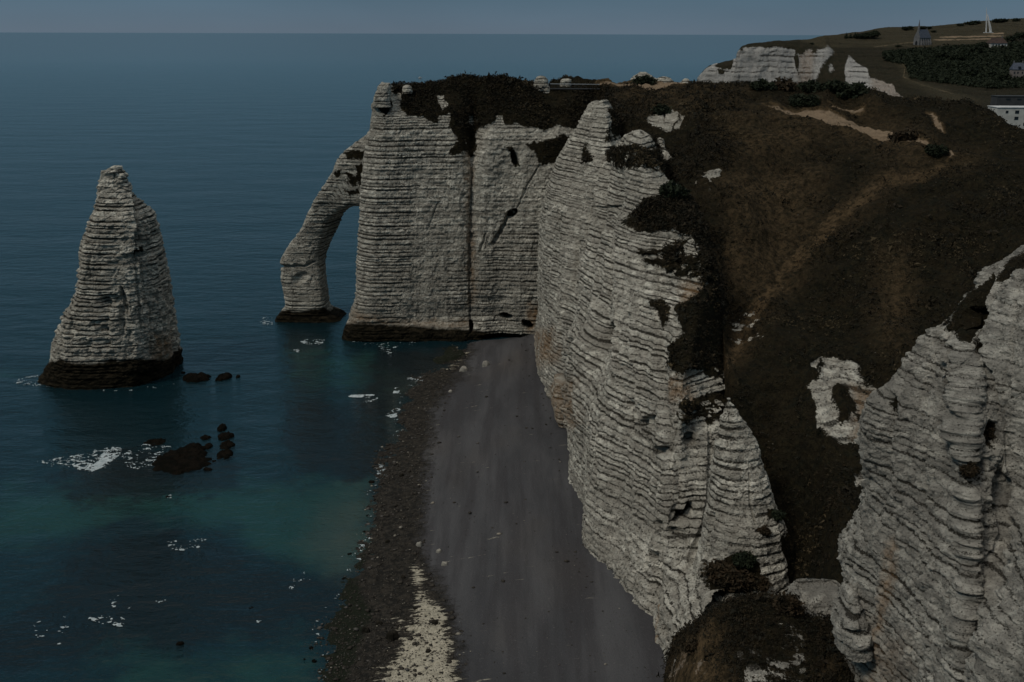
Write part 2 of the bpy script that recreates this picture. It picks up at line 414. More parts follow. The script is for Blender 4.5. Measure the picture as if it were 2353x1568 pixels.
def facets(s, v, amp, seed, scales=((9.0, 1.0), (3.4, .38), (1.3, .15))):
    """planar buttresses and gullies: offsets that run straight between upright edges"""
    r = np.random.RandomState(seed); o = 0
    S, V = np.meshgrid(s, v, indexing='ij'); Z = np.zeros_like(S)
    for L, a in scales:
        k = np.r_[-200, np.cumsum(r.uniform(.4, 1.7, int((s[-1] + 500) / L * 1.3) + 6)) * L - 190]; val = r.uniform(-1, 1, len(k)); val2 = r.uniform(-1, 1, len(k))
        q = S + noise(S * 0 + seed * 3.3, V / (L * 3), S / (L * 6)) * L * .5
        w = .5 + .5 * noise(S / (L * 4), V / (L * 2.5), Z + seed)
        o = o + a * (np.interp(q, k, val) * w + np.interp(q, k, val2) * (1 - w))
    return (o * amp).ravel()
def build_sheet(name, cols, nu, nv, masks, material, mid=20, fac=0, **kw):
    nu = int(nu * QUAL); nv = int(nv * QUAL)
    G = sheet(cols, nu, nv, mid)
    n = gnorm(G)
    flip = ((CAM - G + np.array([0, 0, 30.0])) * n).sum() < 0
    if flip: n = -n
    if fac:
        sr = np.r_[0, np.cumsum(np.linalg.norm(np.diff(G[:, nv // 2], axis=0)[:, :2], axis=1))]
        kw['facet'] = facets(sr, np.linalg.norm(np.diff(G, axis=1), axis=2).mean() * np.arange(nv), fac, len(cols))
    P, A = rockify(G, n, masks, **kw)
    F = gfaces(nu, nv)
    if flip: F = F[:, ::-1]
    return add_mesh(name, P.reshape(-1, 3), F, material, A), P, A

def loft(secs, nu, nv, power=2.6):
    """secs: (xl, xr, py, D, depth) horizontal rings seen in the picture between xl and xr"""
    C = []; th = np.linspace(0, 2 * math.pi, nu, endpoint=False)
    for xl, xr, py, D, dep in secs:
        a, b = PD(xl, py, D), PD(xr, py, D); c = (a + b) / 2; r = (b[0] - a[0]) / 2
        cs, sn = np.cos(th), np.sin(th)
        ex = np.sign(cs) * np.abs(cs) ** (2 / power) * r; ey = np.sign(sn) * np.abs(sn) ** (2 / power) * dep / 2
        C.append(np.stack([c[0] + ex, c[1] + ey, np.full(nu, c[2])], -1))
    C = np.array(C)
    L = np.r_[0, np.cumsum(np.linalg.norm(np.diff(C.mean(1), axis=0), axis=1) + .3)]
    G = cr_interp(C, L / L[-1], np.linspace(0, 1, nv))      # (nv,nu,3)
    return G.transpose(1, 0, 2)
def wrapnorm(G):
    du = np.roll(G, -1, 0) - np.roll(G, 1, 0); dv = np.gradient(G, axis=1)
    n = np.cross(du, dv); n /= np.linalg.norm(n, axis=2, keepdims=True) + 1e-9
    c = G.mean(0, keepdims=True)
    if ((G - c) * n).sum() < 0: n = -n
    return n
def build_loft(name, secs, nu, nv, masks, material, parent=None, power=2.6, G=None, **kw):
    if G is None: G = loft(secs, int(nu * QUAL), int(nv * QUAL), power)
    nu, nv = G.shape[:2]
    n = wrapnorm(G); P, A = rockify(G, n, masks, **kw)
    F = gfaces(nu, nv, True)
    V = P.reshape(-1, 3)
    # close both ends with a fan
    V = np.vstack([V, P[:, 0].mean(0), P[:, -1].mean(0)]); k = len(V) - 2
    i = np.arange(nu); i2 = (i + 1) % nu
    cap = np.vstack([np.stack([i2 * nv, i * nv, np.full(nu, k), np.full(nu, k)], -1), np.stack([i * nv + nv - 1, i2 * nv + nv - 1, np.full(nu, k + 1), np.full(nu, k + 1)], -1)])
    tri = np.vstack([F[:, [0, 1, 2]], F[:, [0, 2, 3]], cap[:, :3]])
    A = {a: np.r_[v, 0, 0] for a, v in A.items()}
    return add_mesh(name, V, tri, material, A, parent), P, A
def empty(name, loc=(0, 0, 0)):
    o = bpy.data.objects.new(name, None); col.objects.link(o); o.location = loc; o.empty_display_size = 1; return o
def rehome(parent, *obs):
    """parts were built in world coordinates: keep them in place under an Empty at the thing's base"""
    for o in obs:
        o.parent = parent
        loc = np.array(parent.location)
        n = len(o.data.vertices); co = np.empty(n * 3, np.float32); o.data.vertices.foreach_get('co', co)
        co = co.reshape(-1, 3) - loc; o.data.vertices.foreach_set('co', co.ravel()); o.data.update()

# ================================================================== LARGE STRUCTURE
def Z0(n): return np.zeros(n, np.float32)
# ---- sea: one sheet to the horizon, fan-shaped rings so that the near water is finely divided
def make_sea():
    r = np.r_[2.0, np.geomspace(20, 120, 60), np.geomspace(122, 900, int(520 * QUAL)), np.geomspace(920, 33900, 60)]
    th = np.r_[np.linspace(-180, -42, 60), np.linspace(-41, 30, int(420 * QUAL)), np.linspace(31, 180, 60)] * math.pi / 180
    R, T = np.meshgrid(r, th, indexing='ij')
    P = np.stack([R * np.sin(T), R * np.cos(T), np.zeros_like(R)], -1).reshape(-1, 3)
    x, y = proj(P)
    n1 = fbm(P, .05, 4, 21) * 30; n2 = fbm(P, .05, 4, 22) * 22
    xx, yy = x + n1, y + n2
    def soft(poly, w):
        d = dpoly(xx, yy, poly + [poly[0]]); ins = inpoly(xx, yy, poly)
        return np.clip(.5 + np.where(ins, d, -d) / (2 * w), 0, 1)
    sh = np.maximum(soft([(60, 1110), (420, 1090), (640, 1110), (860, 1120), (850, 1290), (700, 1330), (540, 1230), (420, 1190), (300, 1170), (180, 1230), (-100, 1270), (-100, 1200)], 60),
                    soft([(250, 1430), (780, 1440), (780, 1640), (150, 1640)], 90) * .6)
    sh = np.maximum(sh, soft([(620, 760), (930, 790), (940, 900), (850, 960), (640, 900)], 50) * .55)
    sh = np.maximum(sh, soft([(-100, 830), (120, 830), (60, 900), (-100, 920)], 40) * .5)
    rk = soft([(200, 1240), (420, 1215), (620, 1290), (700, 1340), (860, 1300), (830, 1370), (760, 1460), (600, 1480), (300, 1500), (-60, 1560), (-60, 1450), (120, 1330)], 70) * .95
    rk = np.maximum(rk, soft([(640, 930), (780, 920), (900, 1000), (900, 1090), (820, 1130), (700, 1080), (640, 1010)], 40) * .85)
    rk = np.maximum(rk, soft([(100, 1090), (300, 1020), (560, 1010), (560, 1120), (300, 1150), (150, 1160)], 40) * .9)
    rk = np.maximum(rk, soft([(880, 800), (1040, 800), (1060, 850), (960, 880), (900, 1000), (780, 960)], 25) * .8)
    tb = soft([(720, 1200), (800, 1150), (870, 1140), (860, 1280), (780, 1330), (700, 1290)], 70) * .8
    tb = np.maximum(tb, soft([(870, 880), (960, 850), (930, 960), (900, 1090), (870, 1050), (880, 960)], 30) * .45)
    o = add_mesh('water', P, gfaces(len(r), len(th))[:, ::-1], M_WATER, dict(shallow=sh, rock=rk, turbid=tb))
    return tag(o, kind='structure')
make_sea()

# ---- beach
SHORE = [(1180, 775), (1085, 792), (1045, 842), (975, 864), (950, 885), (918, 928), (912, 962), (925, 985), (905, 1035), (882, 1070), (884, 1095), (858, 1130),
         (851, 1190), (846, 1262), (800, 1330), (758, 1400), (728, 1436), (740, 1475), (756, 1520), (742, 1570), (735, 1660), (700, 1900)]
FOOT = [(1245, 772), (1240, 800), (1250, 850), (1262, 930), (1290, 965), (1325, 985), (1322, 1060), (1322, 1120), (1330, 1190), (1345, 1245), (1368, 1292), (1390, 1315), (1412, 1335),
        (1440, 1368), (1465, 1405), (1490, 1440), (1510, 1470), (1528, 1500), (1540, 1530), (1560, 1570), (1600, 1650), (1720, 1900)]
def make_beach_mesh():
    s = np.array([PZ(x, y, 0.0) for x, y in SHORE]); f = np.array([PZ(x, y, 5.2) for x, y in FOOT])
    s[:, 2] = 0
    C = []
    for a, b in zip(s, f):
        d = b - a; d[2] = 0; L = np.linalg.norm(d); d /= L
        ts = [-40, -18, -5, 0, L * .12, L * .28, L * .45, L * .62, L * .8, L, L + 9]
        zs = [-4, -2.6, -.5, .02, .55, 1.3, 2.6, 3.9, 4.6, 5.3, 6.2]
        C.append([a + d * t + np.array([0, 0, z]) for t, z in zip(ts, zs)])
    C = np.array(C)
    k = np.linspace(0, 1, len(C)); nu, nv = int(900 * QUAL), int(420 * QUAL)
    G = cr_interp(C, k, np.linspace(0, 1, nu))
    G = cr_interp(G.transpose(1, 0, 2), np.linspace(0, 1, C.shape[1]), np.linspace(0, 1, nv)).transpose(1, 0, 2)
    P = G.reshape(-1, 3); x, y = proj(P)
    xx = x + fbm(P, .12, 4, 31) * 12; yy = y + fbm(P, .12, 4, 32) * 10
    tide_poly = [(1080, 780), (1075, 850), (1040, 880), (1005, 930), (990, 1000), (985, 1080), (975, 1180), (970, 1260), (1000, 1330), (1040, 1400), (1060, 1480), (1075, 1700), (400, 1700), (400, 780)]
    d = dpoly(xx, yy, tide_poly[:12]); tide = np.clip(.5 + np.where(inpoly(xx, yy, tide_poly), d, -d) / 90, 0, 1)
    chp = [(945, 1300), (962, 1300), (985, 1370), (1015, 1390), (1030, 1440), (1040, 1490), (1050, 1570), (1052, 1700), (850, 1700), (880, 1570), (900, 1500), (940, 1430), (955, 1380)]
    d = dpoly(x, y, chp + [chp[0]]); ch = np.clip(.42 + np.where(inpoly(x, y, chp), d, -d * 1.6) / 60, 0, .95)
    strong = [(975, 1400), (1010, 1400), (1040, 1570), (1040, 1700), (960, 1700), (980, 1500)]
    d = dpoly(xx, yy, strong + [strong[0]]); ch = np.maximum(ch, np.clip(.75 + np.where(inpoly(xx, yy, strong), d, -d) / 25, 0, 1.4))
    ch = np.maximum(ch, np.clip(.45 - dpoly(x, y, [(925, 1420), (900, 1480), (870, 1540), (850, 1600)]) / 60, 0, 1))
    ch = np.maximum(ch, np.clip(.55 - dpoly(x, y, [(1050, 790), (1070, 820), (1020, 850)]) / 30, 0, 1) * .8)
    wd = [(850, 1255), (820, 1330), (850, 1400), (830, 1460), (800, 1570), (800, 1700), (600, 1700), (700, 1440), (740, 1400), (800, 1320)]
    d = dpoly(xx, yy, wd + [wd[0]]); weed = np.clip(.5 + np.where(inpoly(xx, yy, wd), d, -d) / 40, 0, 1)
    reef = [(890, 803), (960, 795), (1050, 800), (1062, 822), (1020, 838), (960, 832), (900, 815)]
    d = dpoly(xx, yy, reef + [reef[0]]); rf = np.clip(.5 + np.where(inpoly(xx, yy, reef), d, -d) / 8, 0, 1)
    weed = np.maximum(weed, rf)
    P = P.copy()
    P[:, 2] += fbm(P, .05, 3, 33) * .25 + tide * (fbm(P, .9, 4, 34) * .20 + fbm(P, .15, 3, 35) * .3) + rf * 1.0
    o = add_mesh('beach', P, gfaces(nu, nv), M_BEACH, dict(tide=tide, chalk=ch, weed=weed))
    tag(o, kind='structure')
    return P.reshape(nu, nv, 3)
BEACH = make_beach_mesh()

def softmask(x, y, polys, w=6):
    m = np.zeros(x.shape)
    for p in polys:
        xs, ys = [q[0] for q in p], [q[1] for q in p]
        sel = (x > min(xs) - w * 3) & (x < max(xs) + w * 3) & (y > min(ys) - w * 3) & (y < max(ys) + w * 3)
        if not sel.any(): continue
        a, b = x[sel], y[sel]
        d = dpoly(a, b, p + [p[0]]); m[sel] = np.maximum(m[sel], np.clip(.5 + np.where(inpoly(a, b, p), d, -d) / (2 * w), 0, 1))
    return m

# ---- the far headland wall
VEG_A = [(905, 190), (905, 210), (925, 214), (921, 240), (937, 262), (972, 268), (1008, 283), (1030, 290), (1034, 300), (1050, 318), (1066, 322), (1073, 352), (1086, 362), (1092, 330), (1097, 308),
         (1112, 292), (1135, 285), (1148, 262), (1160, 285), (1185, 292), (1230, 296), (1275, 292), (1320, 300), (1420, 300), (1500, 100), (905, 100)]
VEG_SHADE_A = [[(1205, 335), (1260, 318), (1320, 312), (1330, 345), (1300, 372), (1250, 378), (1225, 352)], [(1168, 342), (1186, 345), (1195, 385), (1180, 385)],
          [(1040, 310), (1066, 306), (1068, 345), (1045, 340)], [(1040, 322), (1070, 330), (1076, 350), (1030, 352)], [(866, 240), (902, 232), (905, 268), (880, 272)]]
CHK_A = [[(1005, 222), (1020, 222), (1028, 248), (1010, 250)], [(1008, 262), (1036, 262), (1034, 290), (1020, 300), (1010, 280)], [(1082, 265), (1092, 262), (1090, 290), (1080, 285)],
         [(1142, 262), (1160, 268), (1165, 292), (1140, 290)], [(1225, 185), (1262, 185), (1262, 205), (1230, 203)]]
def mask_A(x, y, P, rx, ry):
    v = softmask(x, y, [VEG_A], 3)
    v = np.maximum(v, softmask(x, y, VEG_SHADE_A, 6) * .9)  # heath patches, plus two rock hollows whose shade is painted in heath colour
    v = np.minimum(v, 1 - softmask(x, y, CHK_A, 3))
    tide = np.interp(rx, [780, 800, 850, 1000, 1080, 1150, 1240], [738, 738, 742, 748, 752, 766, 774])
    wet = np.clip((ry - tide + (y - ry) * .5) / 6, 0, 1) * (1 - v)
    st = np.clip(1 - dpoly(x, y, [(1078, 355), (1080, 520), (1078, 700)]) / 14, 0, 1) * .7
    st = np.maximum(st, softmask(x, y, [[(805, 715), (900, 735), (1080, 735), (1080, 750), (800, 745)]], 8) * .6)
    st = np.maximum(st, softmask(x, y, [[(1215, 700), (1250, 700), (1245, 780), (1215, 760)]], 10) * .9)
    return dict(veg=v, wet=wet, stain=st)
def colA(x, pts, top, D0=311, D1=316, back=True, drop=None):
    """wall column: pts = list of (px,py,D) from the base to the skyline, then over the top and down behind"""
    c = [('w',) + tuple(PD(*pts[0]) + np.array([0, 0, -3.0]))] + pts
    t = PD(*pts[-1]); w = t + np.array([0, 7, -.8]); w2 = t + np.array([0, 16, -6.0]); w3 = t + np.array([0, 24, -45.0])
    return c + [('w',) + tuple(w), ('w',) + tuple(w2), ('w',) + tuple(w3)]
cA = []
cA.append([('w', -40, 352, -3), ('w', -39, 350, 20), ('w', -38, 349, 45), ('w', -36, 347, 60), ('w', -36, 347, 70), ('w', -35, 346, 73), ('w', -33, 346, 72), ('w', -30, 347, 60), ('w', -28, 348, 30)])
cA.append([('w', -47, 328, -3), ('w', -46, 328, 10), ('w', -44, 327, 35), ('w', -42, 328, 55), ('w', -41, 329, 66), ('w', -40, 329, 73), ('w', -38, 332, 74), ('w', -35, 338, 68), ('w', -32, 342, 30)])
cA.append(colA(0, [(796, 783, 310.5), (802, 752, 311), (806, 738, 312), (822, 690, 313), (829, 620, 314), (834, 540, 315), (839, 470, 316), (842, 400, 317), (848, 340, 318), (858, 285, 319), (862, 235, 320), (868, 205, 321), (876, 192, 322)], 0))
cA.append(colA(0, [(835, 790, 307.5), (836, 755, 308.5), (838, 740, 309.5), (848, 690, 310), (853, 620, 311), (857, 540, 312), (861, 470, 313), (865, 400, 314), (870, 340, 315), (877, 285, 316), (880, 240, 318), (884, 208, 320), (889, 193, 322)], 0))
cA.append(colA(0, [(900, 789, 308.0), (900, 757, 308.5), (900, 742, 309.5), (905, 690, 310), (906, 620, 311), (906, 540, 312), (906, 470, 313), (906, 400, 314), (906, 340, 315), (906, 290, 316.5), (903, 262, 318), (903, 235, 321), (903, 208, 324)], 0))
cA.append(colA(0, [(955, 787, 308.5), (955, 757, 309.5), (955, 744, 311), (955, 690, 311.5), (955, 620, 312.5), (955, 540, 313.5), (955, 470, 314.5), (955, 400, 315.5), (955, 340, 316.5), (955, 290, 318), (952, 255, 322), (950, 220, 327), (950, 198, 331)], 0))
cA.append(colA(0, [(1010, 785, 309.5), (1010, 757, 310.5), (1010, 748, 311.5), (1010, 690, 312), (1012, 620, 313), (1014, 540, 314), (1014, 470, 315), (1016, 400, 316), (1016, 340, 317), (1016, 290, 319), (1012, 255, 323), (1010, 220, 329), (1010, 194, 333)], 0))
cA.append(colA(0, [(1055, 783, 309.5), (1055, 757, 310.5), (1055, 750, 311.5), (1055, 690, 312), (1058, 620, 313), (1060, 540, 314), (1060, 470, 315), (1060, 400, 316), (1060, 350, 317.5), (1060, 310, 320), (1058, 265, 324), (1058, 220, 330), (1058, 182, 335)], 0))
cA.append(colA(0, [(1082, 782, 310.5), (1082, 757, 311.5), (1082, 750, 312.5), (1082, 690, 313.5), (1082, 620, 314.5), (1083, 540, 315.8), (1084, 470, 317), (1085, 400, 318.4), (1085, 360, 320.5), (1085, 320, 325), (1088, 270, 328), (1090, 220, 332), (1090, 181, 336)], 0))
cA.append(colA(0, [(1105, 781, 310), (1105, 760, 311), (1105, 752, 312), (1105, 690, 312.5), (1105, 620, 313.5), (1107, 540, 314.5), (1108, 470, 315.5), (1110, 400, 316.5), (1112, 350, 318), (1112, 310, 320), (1115, 268, 324), (1120, 222, 330), (1122, 182, 336)], 0))
cA.append(colA(0, [(1150, 779, 310.5), (1150, 766, 311.5), (1150, 756, 312.5), (1150, 690, 313), (1150, 620, 314), (1150, 540, 315), (1152, 470, 316), (1155, 400, 317), (1158, 350, 318), (1160, 305, 320), (1165, 268, 324), (1170, 225, 330), (1175, 186, 336)], 0))
cA.append(colA(0, [(1200, 777, 311), (1200, 768, 312), (1200, 758, 312.5), (1200, 690, 313), (1205, 620, 313.5), (1210, 540, 314.5), (1212, 470, 315.5), (1215, 400, 317), (1218, 350, 319), (1220, 305, 321), (1222, 270, 325), (1226, 228, 331), (1230, 197, 336)], 0))
cA.append(colA(0, [(1245, 776, 312), (1245, 768, 312.5), (1248, 755, 313), (1255, 690, 313.5), (1260, 620, 314.5), (1265, 540, 315.5), (1270, 470, 316.5), (1275, 400, 318), (1280, 350, 320), (1284, 310, 322), (1288, 275, 326), (1292, 235, 331), (1300, 207, 336)], 0))
cA.append(colA(0, [(1310, 772, 320), (1310, 765, 320), (1315, 750, 320), (1320, 690, 320.5), (1325, 620, 321), (1330, 540, 321.5), (1335, 470, 322), (1340, 400, 323), (1350, 350, 324), (1360, 310, 326), (1370, 275, 329), (1380, 235, 332), (1390, 205, 335)], 0))
PITS_A = [(1163, 727, 15, 7, 10, 5), (1213, 746, 16, 9, 30, 5), (886, 253, 16, 15, 0, 3.5), (915, 209, 11, 5, 0, 3.0), (1175, 492, 17, 9, -40, 3), (1183, 365, 9, 20, -15, 2.5), (1082, 750, 5, 14, 0, 4), (1120, 690, 60, 10, 0, 0.4)]
CRK_A = [([(1163, 505), (1150, 535), (1134, 560)], 6, 2.2), ([(1085, 360), (1082, 450), (1080, 560), (1078, 700), (1082, 760)], 4, .9), ([(1188, 478), (1215, 420), (1240, 380)], 3, .8), ([(1005, 470), (985, 520)], 3, .5), ([(1115, 540), (1100, 580)], 4, 1)]
PITS_A.append((1180, 777, 80, 9, 0, 3.5))
oA, _, _ = build_sheet('headland', cA, 760, 640, mask_A, M_CHALK, big=.45, rough=.7, strata=.85, fac=.7, pits=PITS_A, cracks=CRK_A, mid=28)
tag(oA, kind='structure')
# ---- hillside: plateau, bowl and dark gully slope
def back(p, dy=30, dz=-4, dy2=70, dz2=-30):
    w = pt(p); return [('w',) + tuple(w + np.array([0, dy, dz])), ('w',) + tuple(w + np.array([0, dy2, dz2]))]
def colS(pts):
    if pts[0][0] >= 1700:
        q = pt(pts[0]); pts = [('w',) + tuple(q + np.array([0, -16, -9.0]))] + pts
    return pts + back(pts[-1])
cS = []
cS.append(colS([(1180, 420, 340), (1190, 330, 340), (1200, 290, 340), (1215, 260, 340), (1230, 235, 340), (1245, 218, 340), (1255, 208, 341)]))
cS.append(colS([(1280, 520, 334), (1285, 430, 334), (1290, 350, 334), (1295, 300, 334), (1300, 262, 334), (1305, 232, 336), (1310, 208, 339)]))
cS.append(colS([(1350, 560, 320), (1355, 450, 320), (1362, 360, 320), (1368, 300, 320), (1375, 258, 322), (1385, 225, 328), (1395, 199, 338)]))
cS.append(colS([(1420, 600, 270), (1420, 480, 276), (1415, 380, 284), (1410, 310, 292), (1405, 262, 302), (1400, 225, 318), (1400, 197, 338)]))
cS.append(colS([(1500, 760, 235), (1500, 560, 245), (1500, 440, 256), (1490, 350, 268), (1480, 290, 282), (1475, 235, 305), (1470, 193, 335)]))
cS.append(colS([(1600, 960, 195), (1590, 740, 208), (1580, 560, 222), (1565, 430, 240), (1550, 330, 262), (1550, 255, 290), (1560, 195, 330)]))
cS.append(colS([(1640, 1250, 166), (1640, 980, 172), (1650, 760, 192), (1650, 590, 213), (1645, 440, 236), (1640, 300, 268), (1640, 206, 315)]))
cS.append(colS([(1700, 1400, 150), (1700, 1150, 162), (1700, 930, 168), (1700, 745, 199), (1715, 560, 222), (1725, 350, 258), (1730, 200, 315)]))
cS.append(colS([(1780, 1450, 140), (1780, 1200, 156), (1790, 980, 166), (1790, 790, 183), (1795, 622, 221), (1810, 400, 252), (1810, 199, 318)]))
cS.append(colS([(1850, 1480, 128), (1855, 1240, 147), (1870, 1000, 160), (1880, 780, 186), (1872, 545, 229), (1880, 380, 256), (1880, 203, 315)]))
cS.append(colS([(1930, 1500, 112), (1940, 1260, 132), (1950, 1000, 159), (1960, 760, 187), (1950, 478, 236), (1950, 350, 262), (1945, 206, 312)]))
cS.append(colS([(2020, 1500, 114), (2030, 1250, 133), (2040, 980, 160), (2045, 700, 192), (2045, 412, 241), (2040, 320, 266), (2035, 213, 308)]))
cS.append(colS([(2120, 1450, 122), (2130, 1150, 142), (2140, 880, 168), (2150, 620, 200), (2165, 368, 247), (2140, 300, 270), (2120, 216, 302)]))
cS.append(colS([(2230, 1400, 128), (2240, 1080, 148), (2250, 800, 174), (2250, 560, 207), (2250, 385, 242), (2230, 320, 262), (2215, 240, 292)]))
cS.append(colS([(2360, 1350, 130), (2370, 1000, 152), (2370, 720, 180), (2370, 520, 210), (2370, 400, 238), (2360, 340, 256), (2320, 283, 280)]))
cS.append(colS([(2520, 1350, 130), (2520, 1000, 152), (2520, 720, 178), (2520, 540, 205), (2520, 440, 230), (2510, 390, 246), (2480, 340, 262)]))
cS.append(colS([(2760, 1350, 130), (2760, 1000, 150), (2760, 750, 172), (2760, 600, 195), (2760, 520, 212), (2750, 470, 226), (2730, 430, 238)]))
PATHS = [[(1750, 244), (1800, 246), (1880, 256), (1950, 274), (2050, 297), (2110, 320), (2150, 336), (2110, 341), (2050, 322), (1960, 303), (1890, 288), (1830, 275)],
         [(2128, 257), (2146, 257), (2176, 301), (2158, 299)], [(2160, 338), (2188, 340), (2194, 353), (2176, 362), (2182, 350)], [(1900, 240), (1985, 240), (1985, 247), (1900, 247)],
         [(1340, 197), (1420, 193), (1590, 192), (1600, 199), (1480, 205), (1400, 203)]]
DRY_LIT = [[(2165, 362), (2185, 372), (2040, 430), (1960, 495), (1880, 570), (1790, 675), (1700, 800), (1650, 880), (1635, 870), (1700, 745), (1780, 630), (1868, 530), (1950, 462), (2045, 398)], [(1430, 205), (1560, 200), (1700, 215), (1700, 240), (1560, 245), (1440, 235)], [(1650, 300), (1800, 280), (1900, 300), (1850, 360), (1700, 370)], [(1700, 560), (1850, 480), (1880, 520), (1760, 680), (1690, 700)], [(1640, 400), (1740, 370), (1900, 390), (1860, 500), (1760, 560), (1680, 520)], [(1880, 540), (1950, 470), (2050, 400), (2070, 410), (1980, 490), (1900, 560), (1800, 670), (1700, 800), (1660, 870), (1640, 850), (1740, 700)],
        [(2022, 590), (2080, 580), (2095, 680), (2060, 800), (2030, 790), (2018, 690)], [(1750, 255), (2000, 250), (2160, 340), (2100, 380), (1900, 320), (1760, 300)], [(1600, 560), (1700, 500), (1750, 620), (1650, 760)],
        [(1540, 215), (1620, 230), (1600, 260), (1540, 250)], [(1640, 270), (1740, 260), (1740, 300), (1660, 310)], [(2110, 330), (2250, 350), (2230, 375), (2130, 360)]]
CHK_S = [[(1490, 266), (1505, 258), (1545, 257), (1555, 268), (1553, 290), (1535, 294), (1492, 288)], [(1505, 318), (1528, 318), (1535, 345), (1520, 358), (1505, 350)], [(1558, 268), (1572, 270), (1570, 292), (1558, 292)],
         [(1620, 385), (1660, 380), (1655, 400), (1625, 398)], [(1870, 830), (1890, 825), (1880, 850), (1870, 850)],
         [(1905, 838), (1975, 818), (1985, 850), (2012, 870), (2040, 900), (2035, 975), (1990, 1010), (1940, 1020), (1905, 1010), (1860, 985), (1862, 890), (1900, 880)],
         [(1965, 1080), (2030, 1090), (2030, 1110), (1970, 1112)]]
def mask_S(x, y, P, rx, ry):
    v = 1 - softmask(x, y, CHK_S[:5], 4); jx = x + fbm(P, .10, 3, 48) * 26; jy = y + fbm(P, .10, 3, 49) * 24; v = np.minimum(v, 1 - softmask(jx, jy, CHK_S[5:], 12) * (.8 + .5 * fbm(P, .35, 4, 47)))
    v = np.maximum(v, softmask(x, y, [[(1905, 905), (1950, 890), (1965, 960), (1930, 985)], [(1960, 960), (2020, 940), (2030, 970), (1990, 1000)]], 8))
    sp_ = softmask(x, y, [[(1680, 730), (1735, 715), (1750, 780), (1690, 790)], [(1600, 850), (1645, 850), (1640, 905), (1605, 900)], [(1620, 380), (1660, 400), (1640, 440), (1590, 430)]], 14) * sstep(.0, .5, fbm(P, .9, 3, 44))
    v = v * (1 - .85 * sp_)
    dry = softmask(x, y, DRY_LIT[:1], 12); dry = np.maximum(dry * 1.15, softmask(x, y, DRY_LIT[1:], 42) * .75)  # first polygon paints the ridge's lit edge paler; the others are dry heath
    pm = softmask(rx + (x - rx) * .4, ry + (y - ry) * .25, PATHS, 4)
    dry = np.maximum(dry, pm * 2.0)
    st = softmask(x, y, [[(1960, 880), (2050, 900), (2040, 1000), (1960, 1010)]], 15) * .7
    return dict(veg=v, dry=dry, stain=st)
oS, PS, AS = build_sheet('hillside', cS, 900, 760, mask_S, M_CHALK, big=.35, rough=.9, strata=.7, mid=26, fold=1.8, pits=[(1525, 262, 3, 20, 0, 1.2)])
tag(oS, kind='structure')

